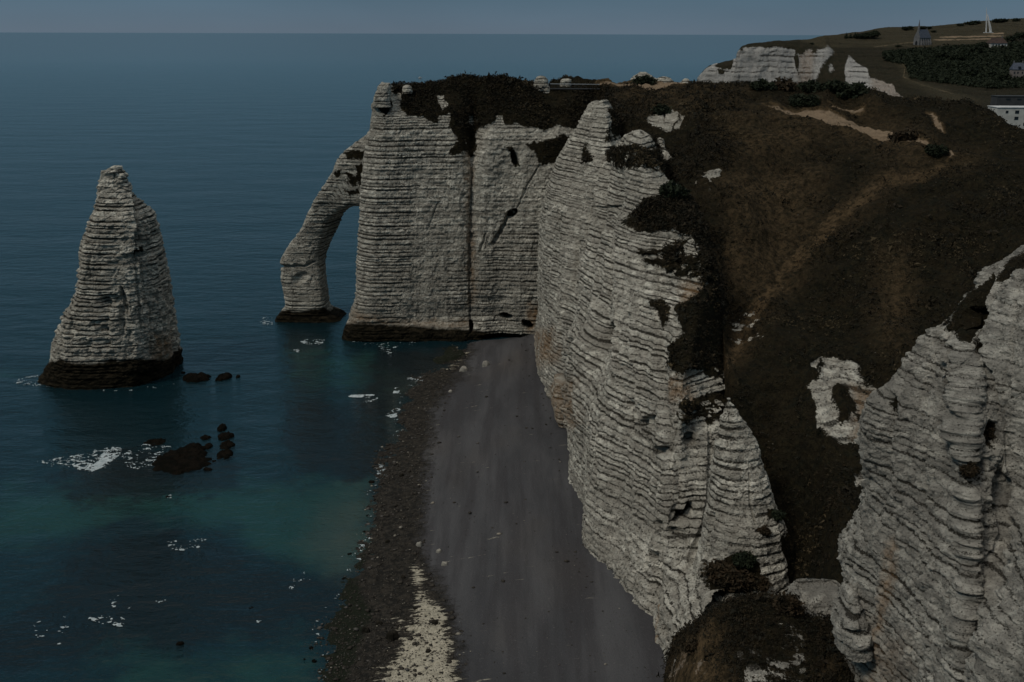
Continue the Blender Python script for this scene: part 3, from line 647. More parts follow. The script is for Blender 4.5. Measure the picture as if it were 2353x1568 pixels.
# ---- middle cliff above the beach: buttresses from the headland towards the camera
def colM(pts, over=(4, 8)):
    if pts[0][0] != 'w' and 1490 <= pts[0][0] <= 1565:
        k = {1491: 2.5, 1511: 5, 1529: 8, 1542: 10, 1562: 10}[pts[0][0]]
        pts = [(a, b, D + k * min(1, max(0, (1430 - b) / 250))) for a, b, D in pts]
    w = pt(pts[-1]); b = pt(pts[0]) + np.array([0, 0, -5.0])
    return [('w',) + tuple(b)] + pts + [('w',) + tuple(w + np.array([over[0] * .5, over[1] * .5, -.3])), ('w',) + tuple(w + np.array([over[0], over[1], -6.0]))]
cM = [
 colM([('w', 14, 320, 4), (1262, 640, 314), (1275, 500, 315), (1290, 420, 315), (1315, 345, 315), (1335, 300, 315), (1350, 290, 316), (1360, 285, 316)]),
 colM([(1245, 800, 296), (1246, 700, 297), (1250, 620, 298), (1262, 500, 299), (1278, 420, 300), (1302, 350, 301), (1330, 300, 301), (1350, 270, 301)]),
 colM([(1240, 832, 275), (1237, 780, 277), (1243, 700, 279), (1245, 620, 280), (1252, 540, 281), (1265, 440, 283), (1292, 365, 286), (1315, 325, 288), (1336, 285, 290), (1362, 240, 292)]),
 colM([(1262, 925, 241.5), (1256, 850, 246), (1262, 760, 250), (1272, 650, 256), (1285, 550, 262), (1298, 450, 270), (1322, 380, 276), (1342, 315, 281), (1352, 270, 285), (1374, 236, 288)]),
 colM([(1290, 962, 231), (1288, 900, 235), (1290, 800, 240), (1300, 700, 246), (1312, 600, 252), (1325, 500, 259), (1345, 410, 267), (1362, 340, 273), (1375, 285, 280), (1388, 238, 285)]),
 colM([(1314, 968, 228.5), (1310, 915, 232), (1308, 820, 237), (1320, 700, 243), (1332, 600, 249), (1345, 500, 256), (1365, 420, 263), (1382, 350, 269), (1392, 300, 275), (1396, 262, 281)]),
 colM([(1326, 985, 225), (1322, 900, 229), (1322, 830, 233), (1340, 700, 240), (1352, 600, 246), (1365, 510, 253), (1380, 430, 260), (1395, 370, 266), (1402, 340, 271), (1406, 320, 276)]),
 colM([(1322, 1060, 206), (1321, 960, 211), (1318, 850, 217), (1322, 790, 222), (1350, 700, 229), (1362, 610, 236), (1374, 530, 244), (1388, 450, 252), (1400, 390, 259), (1410, 345, 267)]),
 colM([(1322, 1120, 191), (1320, 1020, 196), (1320, 920, 202), (1330, 820, 208), (1362, 735, 216), (1375, 660, 222), (1385, 580, 230), (1395, 500, 239), (1408, 420, 249), (1420, 330, 260)]),
 colM([(1328, 1180, 179), (1330, 1080, 184), (1335, 980, 189), (1350, 890, 195), (1378, 812, 202), (1380, 730, 212), (1388, 640, 221), (1398, 560, 229), (1415, 470, 238), (1432, 308, 256)]),
 colM([(1342, 1240, 169), (1350, 1140, 173), (1362, 1040, 178), (1378, 940, 184), (1398, 850, 189), (1402, 760, 197), (1408, 650, 207), (1420, 560, 216), (1442, 480, 225), (1455, 304, 252)]),
 colM([(1370, 1292, 160.5), (1388, 1190, 165), (1405, 1090, 170), (1422, 990, 175), (1440, 900, 180), (1446, 810, 186), (1450, 720, 194), (1455, 620, 203), (1470, 520, 214), (1485, 315, 243)]),
 colM([(1392, 1318, 156.5), (1414, 1220, 161), (1434, 1120, 165), (1452, 1020, 170), (1468, 930, 175), (1476, 840, 181), (1482, 750, 188), (1492, 650, 197), (1510, 550, 208), (1512, 400, 228)]),
 colM([(1413, 1336, 153.5), (1440, 1245, 157), (1462, 1150, 161), (1480, 1050, 166), (1496, 960, 171), (1508, 870, 176), (1515, 780, 183), (1528, 680, 192), (1545, 570, 203), (1555, 440, 219)]),
 colM([(1442, 1370, 149), (1470, 1285, 152), (1495, 1190, 156), (1512, 1090, 161), (1528, 1000, 165), (1540, 910, 170), (1548, 830, 176), (1562, 740, 184), (1585, 640, 193), (1605, 545, 203)]),
 colM([(1466, 1407, 144.5), (1494, 1320, 148), (1520, 1225, 152), (1540, 1130, 157), (1556, 1040, 162), (1566, 950, 167), (1573, 870, 172), (1588, 790, 178), (1605, 710, 185), (1628, 640, 192)]),
 colM([(1491, 1442, 140.5), (1518, 1360, 144), (1545, 1270, 148), (1565, 1180, 153), (1580, 1095, 158), (1590, 1010, 163), (1594, 940, 167), (1600, 890, 171), (1615, 850, 175), (1640, 800, 181)]),
 colM([(1511, 1472, 137), (1540, 1390, 140.5), (1568, 1300, 145), (1590, 1215, 149.5), (1605, 1130, 154), (1614, 1060, 158), (1620, 1000, 162), (1626, 960, 165), (1640, 925, 168), (1660, 900, 171)]),
 colM([(1529, 1502, 134), (1556, 1425, 137), (1588, 1335, 141), (1612, 1250, 145), (1630, 1170, 149), (1640, 1100, 153), (1648, 1040, 156), (1656, 1000, 159), (1668, 975, 162), (1685, 960, 165)]),
 colM([(1542, 1535, 131), (1575, 1460, 133), (1612, 1370, 136), (1640, 1290, 140), (1660, 1210, 144), (1672, 1140, 148), (1680, 1090, 151), (1690, 1050, 154), (1700, 1020, 157), (1715, 1000, 160)]),
 colM([(1562, 1572, 126), (1600, 1500, 128), (1640, 1420, 131), (1670, 1350, 135), (1690, 1290, 139), (1702, 1230, 142), (1710, 1190, 145), (1720, 1160, 148), (1735, 1130, 151), (1750, 1110, 154)]),
]
VEG_M = [[(1395, 352), (1440, 335), (1500, 350), (1520, 300), (1640, 300), (1660, 400), (1600, 415), (1540, 398), (1470, 392), (1410, 390)],
         [(1545, 428), (1580, 440), (1640, 445), (1700, 440), (1720, 640), (1640, 640), (1600, 600), (1590, 545), (1550, 530), (1490, 535), (1440, 520), (1460, 490), (1480, 460), (1530, 452)],
         [(1470, 575), (1600, 545), (1610, 600), (1660, 640), (1660, 660), (1600, 640), (1530, 640), (1480, 600)],
         [(1488, 690), (1512, 680), (1532, 705), (1530, 740), (1512, 760), (1494, 720)], [(1545, 712), (1640, 650), (1720, 650), (1700, 940), (1660, 930), (1640, 870), (1590, 850), (1570, 860), (1540, 850), (1530, 800), (1560, 760)],
         [(1555, 960), (1575, 925), (1610, 905), (1650, 900), (1700, 880), (1700, 950), (1660, 960), (1640, 975), (1600, 962), (1575, 975)],
         [(1395, 300), (1400, 250), (1440, 280), (1430, 305), (1405, 325)], [(1492, 305), (1520, 300), (1515, 345), (1500, 345)], [(1340, 345), (1358, 335), (1362, 372), (1342, 372)], [(1640, 1290), (1700, 1270), (1760, 1300), (1740, 1340), (1690, 1375), (1640, 1360), (1622, 1325)]]
CHK_M = [[(1570, 400), (1640, 395), (1645, 425), (1600, 432)], [(1405, 392), (1560, 396), (1560, 410), (1400, 410)], [(1560, 565), (1590, 545), (1595, 580), (1570, 585)]]
def mask_M(x, y, P, rx, ry):
    v = softmask(x, y, VEG_M, 12)
    spk = sstep(.05, .45, fbm(P, .8, 3, 45, 2.0))
    v = v * (1 - .75 * spk * softmask(x, y, [[(1395, 335), (1640, 335), (1660, 420), (1395, 400)], [(1470, 560), (1640, 560), (1660, 670), (1480, 620)], [(1560, 840), (1700, 850), (1700, 970), (1560, 970)]], 12))
    v = np.minimum(v, 1 - softmask(x, y, CHK_M, 6))
    # anything at the rim that turns over to the top is covered by heath
    st = softmask(x, y, [[(1545, 655), (1640, 640), (1640, 720), (1560, 720)], [(1530, 870), (1590, 860), (1600, 930), (1540, 925)], [(1235, 760), (1262, 760), (1270, 835), (1235, 835)], [(1270, 890), (1325, 870), (1325, 975), (1280, 975)]], 12) * .8
    st = np.maximum(st, np.clip(1 - dpoly(x, y, [(1518, 1390), (1526, 1440), (1520, 1480)]) / 8, 0, 1))
    return dict(veg=v, stain=st)
PITS_M = [(1384, 770, 13, 32, 12, 5.0), (1376, 640, 12, 90, 5, 1.6), (1480, 968, 32, 12, -20, 1.6), (1515, 1035, 22, 10, 0, 1.8), (1588, 1010, 13, 16, 20, 2.2), (1532, 1075, 7, 22, 5, 2.5),
          (1578, 1180, 12, 28, 28, 4.5), (1560, 1222, 14, 9, 20, 2.2), (1505, 1210, 12, 16, 0, 1.6), (1520, 1240, 10, 20, 0, 1.5), (1491, 1280, 9, 15, 10, 2.2), (1612, 1290, 5, 20, 15, 2), (1545, 1450, 8, 16, 10, 2.5),
          (1395, 475, 22, 4, -3, 1.2), (1318, 600, 7, 70, 3, 1.2), (1355, 462, 25, 5, 2, .5), (1300, 940, 26, 30, 0, -1.2), (1282, 780, 8, 60, 0, .6)]
CRK_M = [([(1396, 920), (1385, 960), (1378, 1000), (1374, 1060)], 3.4, 1.3), ([(1524, 960), (1530, 1060), (1527, 1160)], 5, 1.5), ([(1500, 560), (1495, 780), (1500, 900)], 3, .8), ([(1322, 740), (1322, 980)], 3.5, 1.2),
         ([(1413, 520), (1420, 800), (1445, 1000)], 4, .9), ([(1420, 870), (1450, 960), (1500, 1060), (1530, 1100)], 4, .6)]
STP_M = [([(1320, 760), (1321, 980)], 2.6, 2.5, 70), ([(1398, 480), (1411, 600), (1413, 800), (1414, 880)], 2.0, 3, 60), ([(1450, 560), (1446, 800), (1470, 1000)], 1.0, 3, 40), ([(1496, 560), (1498, 760), (1522, 1000), (1527, 1180)], -1.6, 3, 50),
         ([(1290, 420), (1285, 700), (1295, 900)], .9, 3, 35), ([(1345, 300), (1338, 420), (1330, 560)], 1.2, 3, 40), ([(1560, 900), (1570, 1100), (1560, 1260)], 1.2, 3, 50), ([(1625, 1000), (1620, 1150), (1590, 1300)], -1.5, 3, 45), ([(1385, 960), (1375, 1120)], .8, 3, 40), ([(1450, 1100), (1440, 1300)], .8, 3, 40), ([(1500, 1250), (1480, 1400)], -.8, 3, 40)]
oM, PM, AM = build_sheet('cliff', cM, 1500, 640, mask_M, M_CHALK, mid=30, big=.22, jt=.6, rough=.8, strata=.95, fac=1.9, zscale=1.3, vmin=.5, pits=PITS_M, cracks=CRK_M, steps=STP_M)
tag(oM, kind='structure')

# ---- near cliff at the right edge
def colR(pts):
    w = pt(pts[-1]); b = pt(pts[0])
    return [('w',) + tuple(b + np.array([-1.0, 0, -12.0]))] + pts + [('w',) + tuple(w + np.array([2, 2.5, .0])), ('w',) + tuple(w + np.array([6, 9, -4.5])), ('w',) + tuple(w + np.array([12, 22, -14.0]))]
cR = [
 [('w', 52, 135, 5), ('w', 52, 134, 20), ('w', 52, 133, 30), ('w', 53, 132, 40), ('w', 54, 131, 48), ('w', 57, 130, 55), ('w', 60, 130, 60), ('w', 62, 131, 62), ('w', 66, 134, 60), ('w', 70, 140, 50)],
 [('w', 44, 122, 5), ('w', 44, 121, 20), ('w', 44, 120, 30), ('w', 45, 119, 40), ('w', 47, 119, 48), ('w', 50, 120, 55), ('w', 53, 121, 59), ('w', 56, 122, 62), ('w', 62, 128, 58), ('w', 68, 134, 48)],
 colR([(1988, 1640, 94), (1985, 1560, 96), (1962, 1500, 98), (1950, 1440, 99.5), (1968, 1340, 101), (1958, 1262, 103), (2002, 1195, 104), (2028, 1110, 105), (2028, 1000, 106), (2046, 918, 108), (2085, 868, 110), (2120, 810, 111), (2150, 763, 112)]),
 colR([(2035, 1640, 91), (2030, 1560, 93), (2012, 1490, 95), (2005, 1420, 96.5), (2012, 1340, 98), (2018, 1262, 99.5), (2045, 1190, 101), (2065, 1110, 102), (2075, 1010, 104), (2095, 920, 106), (2125, 860, 108), (2160, 790, 110), (2178, 745, 112)]),
 colR([(2100, 1650, 86.5), (2095, 1560, 88.5), (2082, 1490, 90.5), (2080, 1420, 92), (2090, 1340, 94), (2095, 1262, 95.5), (2110, 1185, 97.5), (2120, 1100, 99.5), (2130, 1010, 101.5), (2145, 930, 104), (2162, 850, 107), (2185, 765, 110.5), (2202, 698, 113.5)]),
 colR([(2165, 1660, 82.5), (2160, 1570, 84.5), (2152, 1500, 86.5), (2155, 1430, 88), (2160, 1350, 90), (2168, 1270, 92), (2175, 1190, 94), (2182, 1100, 96.5), (2190, 1010, 99), (2198, 920, 102), (2205, 830, 105.5), (2222, 740, 110), (2240, 665, 115)]),
 colR([(2215, 1660, 80), (2212, 1580, 81.5), (2210, 1510, 83), (2212, 1440, 84.5), (2210, 1360, 87), (2208, 1280, 89.5), (2206, 1200, 92), (2206, 1110, 94.5), (2210, 1020, 97), (2216, 930, 100), (2232, 830, 105), (2252, 730, 110.5), (2268, 622, 117.5)]),
 colR([(2240, 1660, 80), (2238, 1590, 81.5), (2236, 1530, 83), (2234, 1460, 85), (2230, 1385, 88), (2230, 1300, 91), (2232, 1210, 93), (2232, 1115, 95), (2236, 1020, 97.5), (2245, 920, 101), (2270, 810, 105.5), (2300, 710, 110), (2315, 602, 118.5)]),
 colR([(2262, 1670, 78), (2258, 1600, 79.5), (2256, 1540, 81), (2256, 1470, 83), (2258, 1395, 86), (2262, 1310, 90), (2275, 1215, 93.5), (2282, 1120, 95.5), (2285, 1020, 98), (2290, 910, 101), (2305, 800, 104.5), (2330, 690, 109), (2352, 583, 118.5)]),
 colR([(2300, 1680, 75), (2290, 1610, 76.5), (2280, 1560, 77.5), (2280, 1490, 79), (2285, 1410, 82), (2300, 1310, 87), (2320, 1215, 91.5), (2335, 1120, 94.5), (2340, 1020, 97), (2345, 910, 99.5), (2355, 800, 103), (2375, 690, 107), (2400, 590, 115)]),
 colR([(2360, 1700, 71), (2345, 1630, 72.5), (2330, 1580, 73.5), (2325, 1510, 75), (2335, 1430, 77), (2355, 1320, 80), (2385, 1200, 84), (2400, 1100, 88), (2410, 1010, 92), (2420, 900, 96), (2430, 790, 100), (2445, 690, 104), (2460, 610, 110)]),
 colR([(2440, 1720, 67), (2425, 1650, 68.5), (2415, 1580, 70), (2410, 1510, 71.5), (2420, 1430, 73), (2440, 1320, 76), (2470, 1200, 79), (2490, 1100, 83), (2500, 1010, 88), (2510, 900, 93), (2520, 800, 97), (2530, 720, 101), (2540, 660, 106)]),
 colR([(2620, 1760, 62), (2610, 1690, 63), (2605, 1620, 64), (2600, 1540, 65), (2610, 1450, 67), (2640, 1330, 70), (2680, 1200, 73), (2700, 1100, 77), (2710, 1010, 82), (2720, 900, 88), (2730, 820, 92), (2740, 760, 96), (2750, 720, 100)]),
]
VEG_R = [[(2165, 760), (2200, 705), (2240, 665), (2285, 628), (2292, 640), (2288, 700), (2265, 740), (2240, 790), (2215, 790), (2205, 765)], [(2240, 800), (2268, 745), (2290, 700), (2300, 720), (2268, 790), (2250, 815)],
         [(2290, 650), (2330, 595), (2400, 560), (2400, 610), (2345, 620), (2325, 655)], [(2250, 1000), (2265, 970), (2285, 975), (2290, 1010), (2270, 1030), (2255, 1022)], [(2215, 1060), (2240, 1050), (2250, 1090), (2228, 1120), (2212, 1100)],
         [(2052, 925), (2075, 905), (2078, 950), (2060, 945)]]
def mask_R(x, y, P, rx, ry):
    v = softmask(x, y, VEG_R, 9)
    v = np.maximum(v, sstep(125, 128, P[:, 1]) * (P[:, 0] > 55))
    st = np.clip(1 - dpoly(x, y, [(2045, 1255), (2035, 1330), (2015, 1450), (1995, 1560)]) / 26, 0, 1) * .75
    st = np.maximum(st, softmask(x, y, [[(1975, 1480), (2080, 1480), (2080, 1600), (1970, 1600)]], 40) * .45)
    return dict(veg=v, stain=st)
PITS_R = [(2270, 1000, 19, 25, 0, 1.8), (2232, 1085, 18, 32, 20, 1.5), (2188, 790, 10, 45, 25, 1.2), (2210, 900, 6, 30, 10, 1.6), (2265, 775, 13, 35, 35, 1.2), (2300, 1130, 40, 55, 0, 1.2), (2250, 1430, 12, 60, 5, .8), (2240, 735, 38, 28, -40, 2.2)]
CRK_R = [([(2232, 1540), (2228, 1620)], 3, .6), ([(2205, 800), (2200, 880), (2212, 960)], 4, 1), ([(2060, 940), (2075, 1100)], 3, .4)]
STP_R = [([(2070, 900), (2075, 1100), (2060, 1250)], .6, 3, 50), ([(2195, 800), (2205, 960)], 1.0, 3, 50), ([(2215, 1150), (2222, 1300), (2225, 1500)], -.6, 4, 60), ([(2300, 1060), (2330, 1200), (2290, 1400), (2270, 1500)], 1.8, 4, 60), ([(2205, 960), (2206, 1150), (2210, 1400)], 1.4, 4, 45), ([(2150, 1000), (2140, 1250), (2130, 1500)], .7, 4, 40), ([(2290, 660), (2285, 800), (2300, 900)], 1.2, 4, 40), ([(2120, 1200), (2100, 1500)], .4, 3, 40), ([(2170, 1000), (2160, 1300)], .4, 3, 40)]
oR, PR, AR = build_sheet('cliff', cR, 1100, 1000, mask_R, M_CHALKN, mid=46, big=.15, jt=.6, rough=1.0, strata=.6, fac=2.0, zscale=1.3, vmin=.55, pits=PITS_R, cracks=CRK_R, steps=STP_R, freq=1.7, vegr=.5)
tag(oR, kind='structure')

# ---- brown knoll at the bottom edge and the chalk block behind it
cK = []
for fx, pts in [(0, [(1490, 1800, 100), (1500, 1720, 108), (1522, 1640, 113), (1528, 1560, 116), (1540, 1500, 119), (1562, 1470, 122), (1580, 1500, 126)]),
                (1, [(1560, 1800, 92), (1560, 1720, 98), (1565, 1640, 102), (1568, 1570, 106), (1580, 1500, 110), (1600, 1445, 114), (1615, 1450, 122)]),
                (2, [(1640, 1820, 86), (1640, 1720, 91), (1640, 1630, 96), (1640, 1550, 101), (1645, 1480, 106), (1655, 1415, 111), (1660, 1410, 120)]),
                (3, [(1720, 1820, 84), (1720, 1720, 89), (1720, 1630, 94), (1720, 1550, 99), (1720, 1470, 105), (1722, 1395, 111), (1725, 1385, 120)]),
                (4, [(1800, 1840, 83), (1800, 1740, 88), (1800, 1650, 93), (1800, 1570, 98), (1800, 1490, 104), (1800, 1405, 111), (1800, 1385, 119)]),
                (5, [(1880, 1860, 82), (1880, 1770, 86), (1880, 1680, 91), (1880, 1600, 96), (1880, 1520, 102), (1880, 1450, 108), (1880, 1400, 116)]),
                (6, [(1960, 1900, 80), (1960, 1800, 84), (1955, 1720, 88), (1950, 1640, 93), (1945, 1570, 98), (1940, 1500, 104), (1935, 1440, 111)]),
                (7, [(2060, 1950, 78), (2050, 1860, 82), (2040, 1780, 88), (2030, 1700, 94), (2020, 1630, 101), (2010, 1560, 107), (2000, 1500, 112)]),
                (8, [(2260, 2000, 76), (2250, 1900, 82), (2240, 1800, 92), (2230, 1700, 100), (2220, 1600, 108), (2210, 1500, 114), (2200, 1440, 118)])]:
    b = pt(pts[0]); w = pt(pts[-1])
    cK.append([('w',) + tuple(b + np.array([0, -2, -14.0]))] + pts + [('w',) + tuple(w + np.array([0, 6, -4.0]))])
CHK_K = [[(1530, 1515), (1560, 1500), (1560, 1560), (1530, 1590)], [(1600, 1525), (1640, 1525), (1640, 1560), (1600, 1560)], [(1570, 1480), (1585, 1470), (1580, 1540), (1560, 1545)],
         [(1700, 1465), (1760, 1490), (1760, 1530), (1710, 1550)], [(1790, 1440), (1855, 1435), (1840, 1490), (1790, 1500)], [(1720, 1520), (1850, 1500), (1850, 1640), (1700, 1640)]]
def mask_K(x, y, P, rx, ry):
    ck = softmask(x, y, CHK_K, 14) * (.35 + .6 * sstep(-.25, .35, fbm(P, .7, 4, 46)))
    dry = softmask(x, y, [[(1530, 1470), (1640, 1400), (1660, 1480), (1700, 1640), (1500, 1640)]], 35) * 1.2
    dry = np.maximum(dry, np.clip(1 - dpoly(x, y, [(1885, 1560), (1925, 1500)]) / 30, 0, 1) * .7)
    return dict(veg=1 - ck, dry=dry, stain=dry * .6)
oK, PK, AK = build_sheet('knoll', cK, 520, 420, mask_K, M_CHALKN, mid=22, big=.3, rough=.6, strata=.5, vegr=.7)
tag(oK, kind='structure')
# ---- far headland across the bay, with its fields (north side)
cF = []
def colF(pts, D2=0):
    b = pt(pts[0]); w = pt(pts[-1])
    f = 1 - .4 * min(1, max(0.03, (pts[0][0] - 1850) / 380)); pts = [('w', b[0] * f, b[1] * f, b[2] - (1 - f) * 30)] + pts
    k = min(0, w[2] - 90) * 120 / w[1] - (5 if w[2] < 90 else -1); return pts + [('w',) + tuple(w + np.array([w[0] * 120 / w[1] + 4, 120, k])), ('w',) + tuple(w + np.array([w[0] * 400 / w[1] + 14, 400, k * 3 - 50.0]))]
#  (x, base, cliff top / shoulder, slope, skyline)
cF.append([('w', 215, 1480, -5), ('w', 215, 1485, 0), ('w', 216, 1490, 1), ('w', 218, 1500, 1), ('w', 220, 1520, 0), ('w', 225, 1560, -1), ('w', 230, 1600, -5), ('w', 240, 1700, -20)])
cF.append(colF([(1592, 232, 1395), (1592, 222, 1396), (1594, 200, 1398), (1596, 190, 1400), (1597, 187, 1402), (1600, 186, 1410)]))
cF.append(colF([(1612, 240, 1370), (1612, 225, 1372), (1616, 190, 1375), (1620, 170, 1378), (1622, 160, 1382), (1626, 156, 1395)]))
cF.append(colF([(1642, 240, 1350), (1642, 225, 1352), (1648, 190, 1356), (1652, 168, 1360), (1655, 152, 1366), (1658, 147, 1385)]))
cF.append(colF([(1675, 240, 1335), (1676, 225, 1337), (1680, 190, 1341), (1686, 165, 1346), (1690, 146, 1352), (1692, 138, 1378)]))
cF.append(colF([(1684, 240, 1318), (1686, 225, 1320), (1690, 190, 1324), (1695, 150, 1328), (1702, 112, 1332), (1710, 106, 1350)]))
cF.append(colF([(1720, 240, 1310), (1722, 225, 1312), (1726, 190, 1316), (1734, 150, 1320), (1742, 110, 1326), (1746, 103, 1350)]))
cF.append(colF([(1780, 240, 1300), (1782, 225, 1302), (1786, 190, 1307), (1790, 150, 1312), (1794, 110, 1320), (1800, 97, 1365)]))
cF.append(colF([(1840, 240, 1285), (1840, 225, 1290), (1842, 190, 1296), (1844, 150, 1305), (1846, 112, 1322), (1848, 96, 1380)]))
cF.append(colF([(1890, 240, 1265), (1890, 225, 1272), (1890, 190, 1285), (1892, 150, 1300), (1896, 116, 1325), (1893, 84, 1440)]))
cF.append(colF([(1925, 240, 1245), (1925, 222, 1255), (1922, 190, 1275), (1920, 150, 1300), (1916, 118, 1335), (1920, 82, 1460)]))
cF.append(colF([(1960, 240, 1215), (1955, 222, 1228), (1950, 190, 1255), (1945, 150, 1295), (1940, 118, 1345), (1950, 78, 1500)]))
cF.append(colF([(2020, 240, 1180), (2016, 222, 1195), (2010, 180, 1240), (2000, 145, 1300), (1995, 115, 1370), (2010, 71, 1560)]))
cF.append(colF([(2080, 242, 1120), (2080, 215, 1150), (2080, 180, 1210), (2070, 140, 1290), (2065, 108, 1390), (2080, 66, 1620)]))
cF.append(colF([(2140, 260, 1000), (2145, 222, 1060), (2150, 180, 1160), (2150, 140, 1265), (2150, 105, 1400), (2160, 62, 1680)]))
cF.append(colF([(2240, 270, 930), (2245, 235, 1000), (2250, 190, 1100), (2250, 140, 1240), (2250, 100, 1400), (2250, 52, 1740)]))
cF.append(colF([(2340, 300, 800), (2345, 250, 920), (2350, 200, 1050), (2350, 140, 1220), (2350, 95, 1400), (2350, 44, 1800)]))
cF.append(colF([(2480, 330, 760), (2480, 270, 880), (2480, 205, 1020), (2480, 140, 1200), (2480, 90, 1400), (2480, 36, 1850)]))
cF.append(colF([(2800, 360, 720), (2800, 290, 840), (2800, 215, 1000), (2800, 140, 1200), (2800, 85, 1400), (2800, 26, 1900)]))
CHK_F = [[(1555, 260), (1560, 186), (1590, 180), (1612, 172), (1636, 150), (1648, 147), (1650, 156), (1684, 157), (1692, 120), (1702, 112), (1712, 108), (1745, 106), (1758, 112), (1780, 107), (1806, 110), (1830, 112), (1826, 140), (1832, 170),
          (1850, 190), (1845, 250)], [(1846, 128), (1850, 115), (1864, 112), (1865, 140), (1858, 165), (1850, 185), (1842, 200), (1838, 170)], [(1878, 112), (1900, 108), (1915, 120), (1900, 140), (1885, 150), (1880, 170), (1868, 190), (1860, 200), (1868, 160)],
         [(1942, 240), (1942, 200), (1943, 150), (1948, 127), (1965, 138), (1982, 150), (1995, 165), (2000, 180), (2030, 187), (2050, 198), (2066, 215), (2080, 240)], [(1905, 150), (1912, 150), (1915, 162), (1905, 164)],
         [(1855, 190), (1870, 185), (1872, 205), (1856, 210)]]
def mask_F(x, y, P, rx, ry):
    jx = rx + (fbm(P, .03, 3, 61)) * 4; jy = ry + fbm(P, .05, 3, 62) * 5
    v = 1 - np.maximum(softmask(jx, jy, [CHK_F[0], CHK_F[3]], 4), softmask(jx, jy, CHK_F[1:3] + CHK_F[4:] + [[(1830, 120), (1900, 125), (1880, 175), (1860, 200), (1835, 180)]], 9))
    v = np.maximum(v, softmask(jx, jy, [[(1652, 158), (1668, 158), (1666, 172), (1654, 172)], [(1700, 100), (1706, 116), (1700, 120)], [(1824, 130), (1836, 120), (1835, 150), (1828, 160)]], 3))
    jx = rx + (fbm(P, .01, 3, 61)) * 6; jy = ry + fbm(P, .01, 3, 62) * 2
    field = softmask(jx, jy, [[(1880, 60), (2600, 20), (2600, 88), (2290, 98), (2150, 110), (2060, 108), (1960, 108), (1900, 112), (1840, 96)]], 3)
    dry = field * .55 + softmask(jx, jy, [[(2060, 150), (2100, 140), (2300, 230), (2200, 240), (2080, 190)]], 8) * .5
    pathm = np.clip(1 - dpoly(rx, ry, [(2010, 108), (2060, 101), (2110, 98)]) / 1.6, 0, 1) + np.clip(1 - dpoly(rx, ry, [(2064, 140), (2080, 154), (2076, 178), (2120, 196), (2190, 216)]) / 2.2, 0, 1)
    sandy = softmask(rx, ry, [[(2135, 94), (2160, 85), (2230, 80), (2305, 74), (2312, 82), (2270, 93), (2230, 96)]], 2)
    terr = (np.sin(ry * 1.05 + rx * .02) > -.1)
    dry = np.maximum(dry, np.clip(pathm, 0, 1) * 1.75); dry = np.maximum(dry, sandy * terr * 1.9)
    dark = softmask(jx, jy, [[(2030, 118), (2160, 108), (2290, 100), (2600, 80), (2600, 230), (2260, 232), (2150, 200), (2090, 185), (2080, 150), (2030, 140)]], 5)
    dry = dry * (1 - dark * .9)
    return dict(veg=v, dry=dry, stain=softmask(jx, jy, [[(1835, 110), (1870, 110), (1860, 230), (1830, 230)], [(2000, 180), (2080, 190), (2080, 240), (2000, 240)]], 6) * .5)
oF, _, _ = build_sheet('far_headland', cF, 900, 420, mask_F, M_FAR, mid=40, fac=3.0, big=1.0, rough=1.4, strata=1.6, freq=.25, vegr=.9, zscale=.22)
tag(oF, kind='structure')
# ================================================================== ROCK THINGS
# ---- the needle: a free-standing chalk stack on a weed-dark base
def rockthing(name, secs, nu, nv, masks, material, label, cat, baseparts=None, group=None, **kw):
    o, P, A = build_loft(name if baseparts is None else 'rock', secs, nu, nv, masks, material, **kw)
    if baseparts is None:
        return tag(o, label, cat, group), P
    return o, P
def none_mask(x, y, P, rx, ry): return {}
NEEDLE = [(84, 410, 893, 280, 36), (88, 408, 876, 280, 36), (94, 406, 866, 280, 35), (106, 406, 852, 280, 34), (122, 404, 838, 280, 33), (130, 403, 822, 280, 32.5), (136, 400, 816, 280, 31)]
NEEDLE_UP = [(131, 400, 826, 280, 31), (137, 399, 818, 280, 32), (142, 396, 790, 280, 31), (150, 392, 750, 280, 30), (163, 388, 712, 280, 28.5), (178, 383, 670, 280, 27), (191, 376, 630, 280, 25.5), (200, 370, 600, 280, 24.5),
             (205, 366, 570, 280, 23), (211, 360, 545, 280, 22), (217, 356, 525, 280, 20.5), (222, 351, 505, 280, 19), (226, 345, 487, 280, 17.5), (229, 332, 470, 280, 12.5), (231, 319, 452, 280, 10), (233, 302, 438, 280, 8), (234, 291, 424, 280, 6),
             (236, 289, 410, 280, 4.5), (238, 286, 399, 280, 3), (240, 278, 393, 280, 4), (256, 276, 388, 280, 2.2), (262, 274, 384, 280, 1.4), (265, 272, 381, 280, .6)]
def settle(secs, y1, k=.42):
    """rings seen from above: move each so that its far corners, not its middle, carry the outline"""
    return [(a, b, y + (y - 71.5) * dp * k / D * min(1, max(0, (y1 - y) / 150)), D, dp) for a, b, y, D, dp in secs]
root = empty('sea_stack', PD(250, 870, 280))
def mask_N(x, y, P, rx, ry):
    st = softmask(x, y, [[(355, 770), (396, 770), (402, 850), (360, 840)]], 12) * .8
    wet = np.clip((ry - 826 + (y - ry)) / 8, 0, 1)
    v = softmask(x, y, [[(308, 580), (335, 578), (336, 592), (312, 592)]], 3)
    return dict(stain=st, wet=wet, veg=v * .9)
PITS_N = [(323, 586, 15, 8, 5, 2.2), (318, 555, 10, 6, 0, 1.2), (253, 690, 26, 14, 0, 2.0), (285, 690, 6, 34, -15, 1.4), (217, 742, 10, 8, 0, 1.5), (235, 752, 14, 6, 20, 1.4), (280, 720, 8, 60, 0, 1.0), (205, 800, 9, 20, 0, .8), (350, 560, 8, 40, 10, .8), (340, 580, 5, 5, 0, .8), (165, 760, 10, 25, 15, .9)]
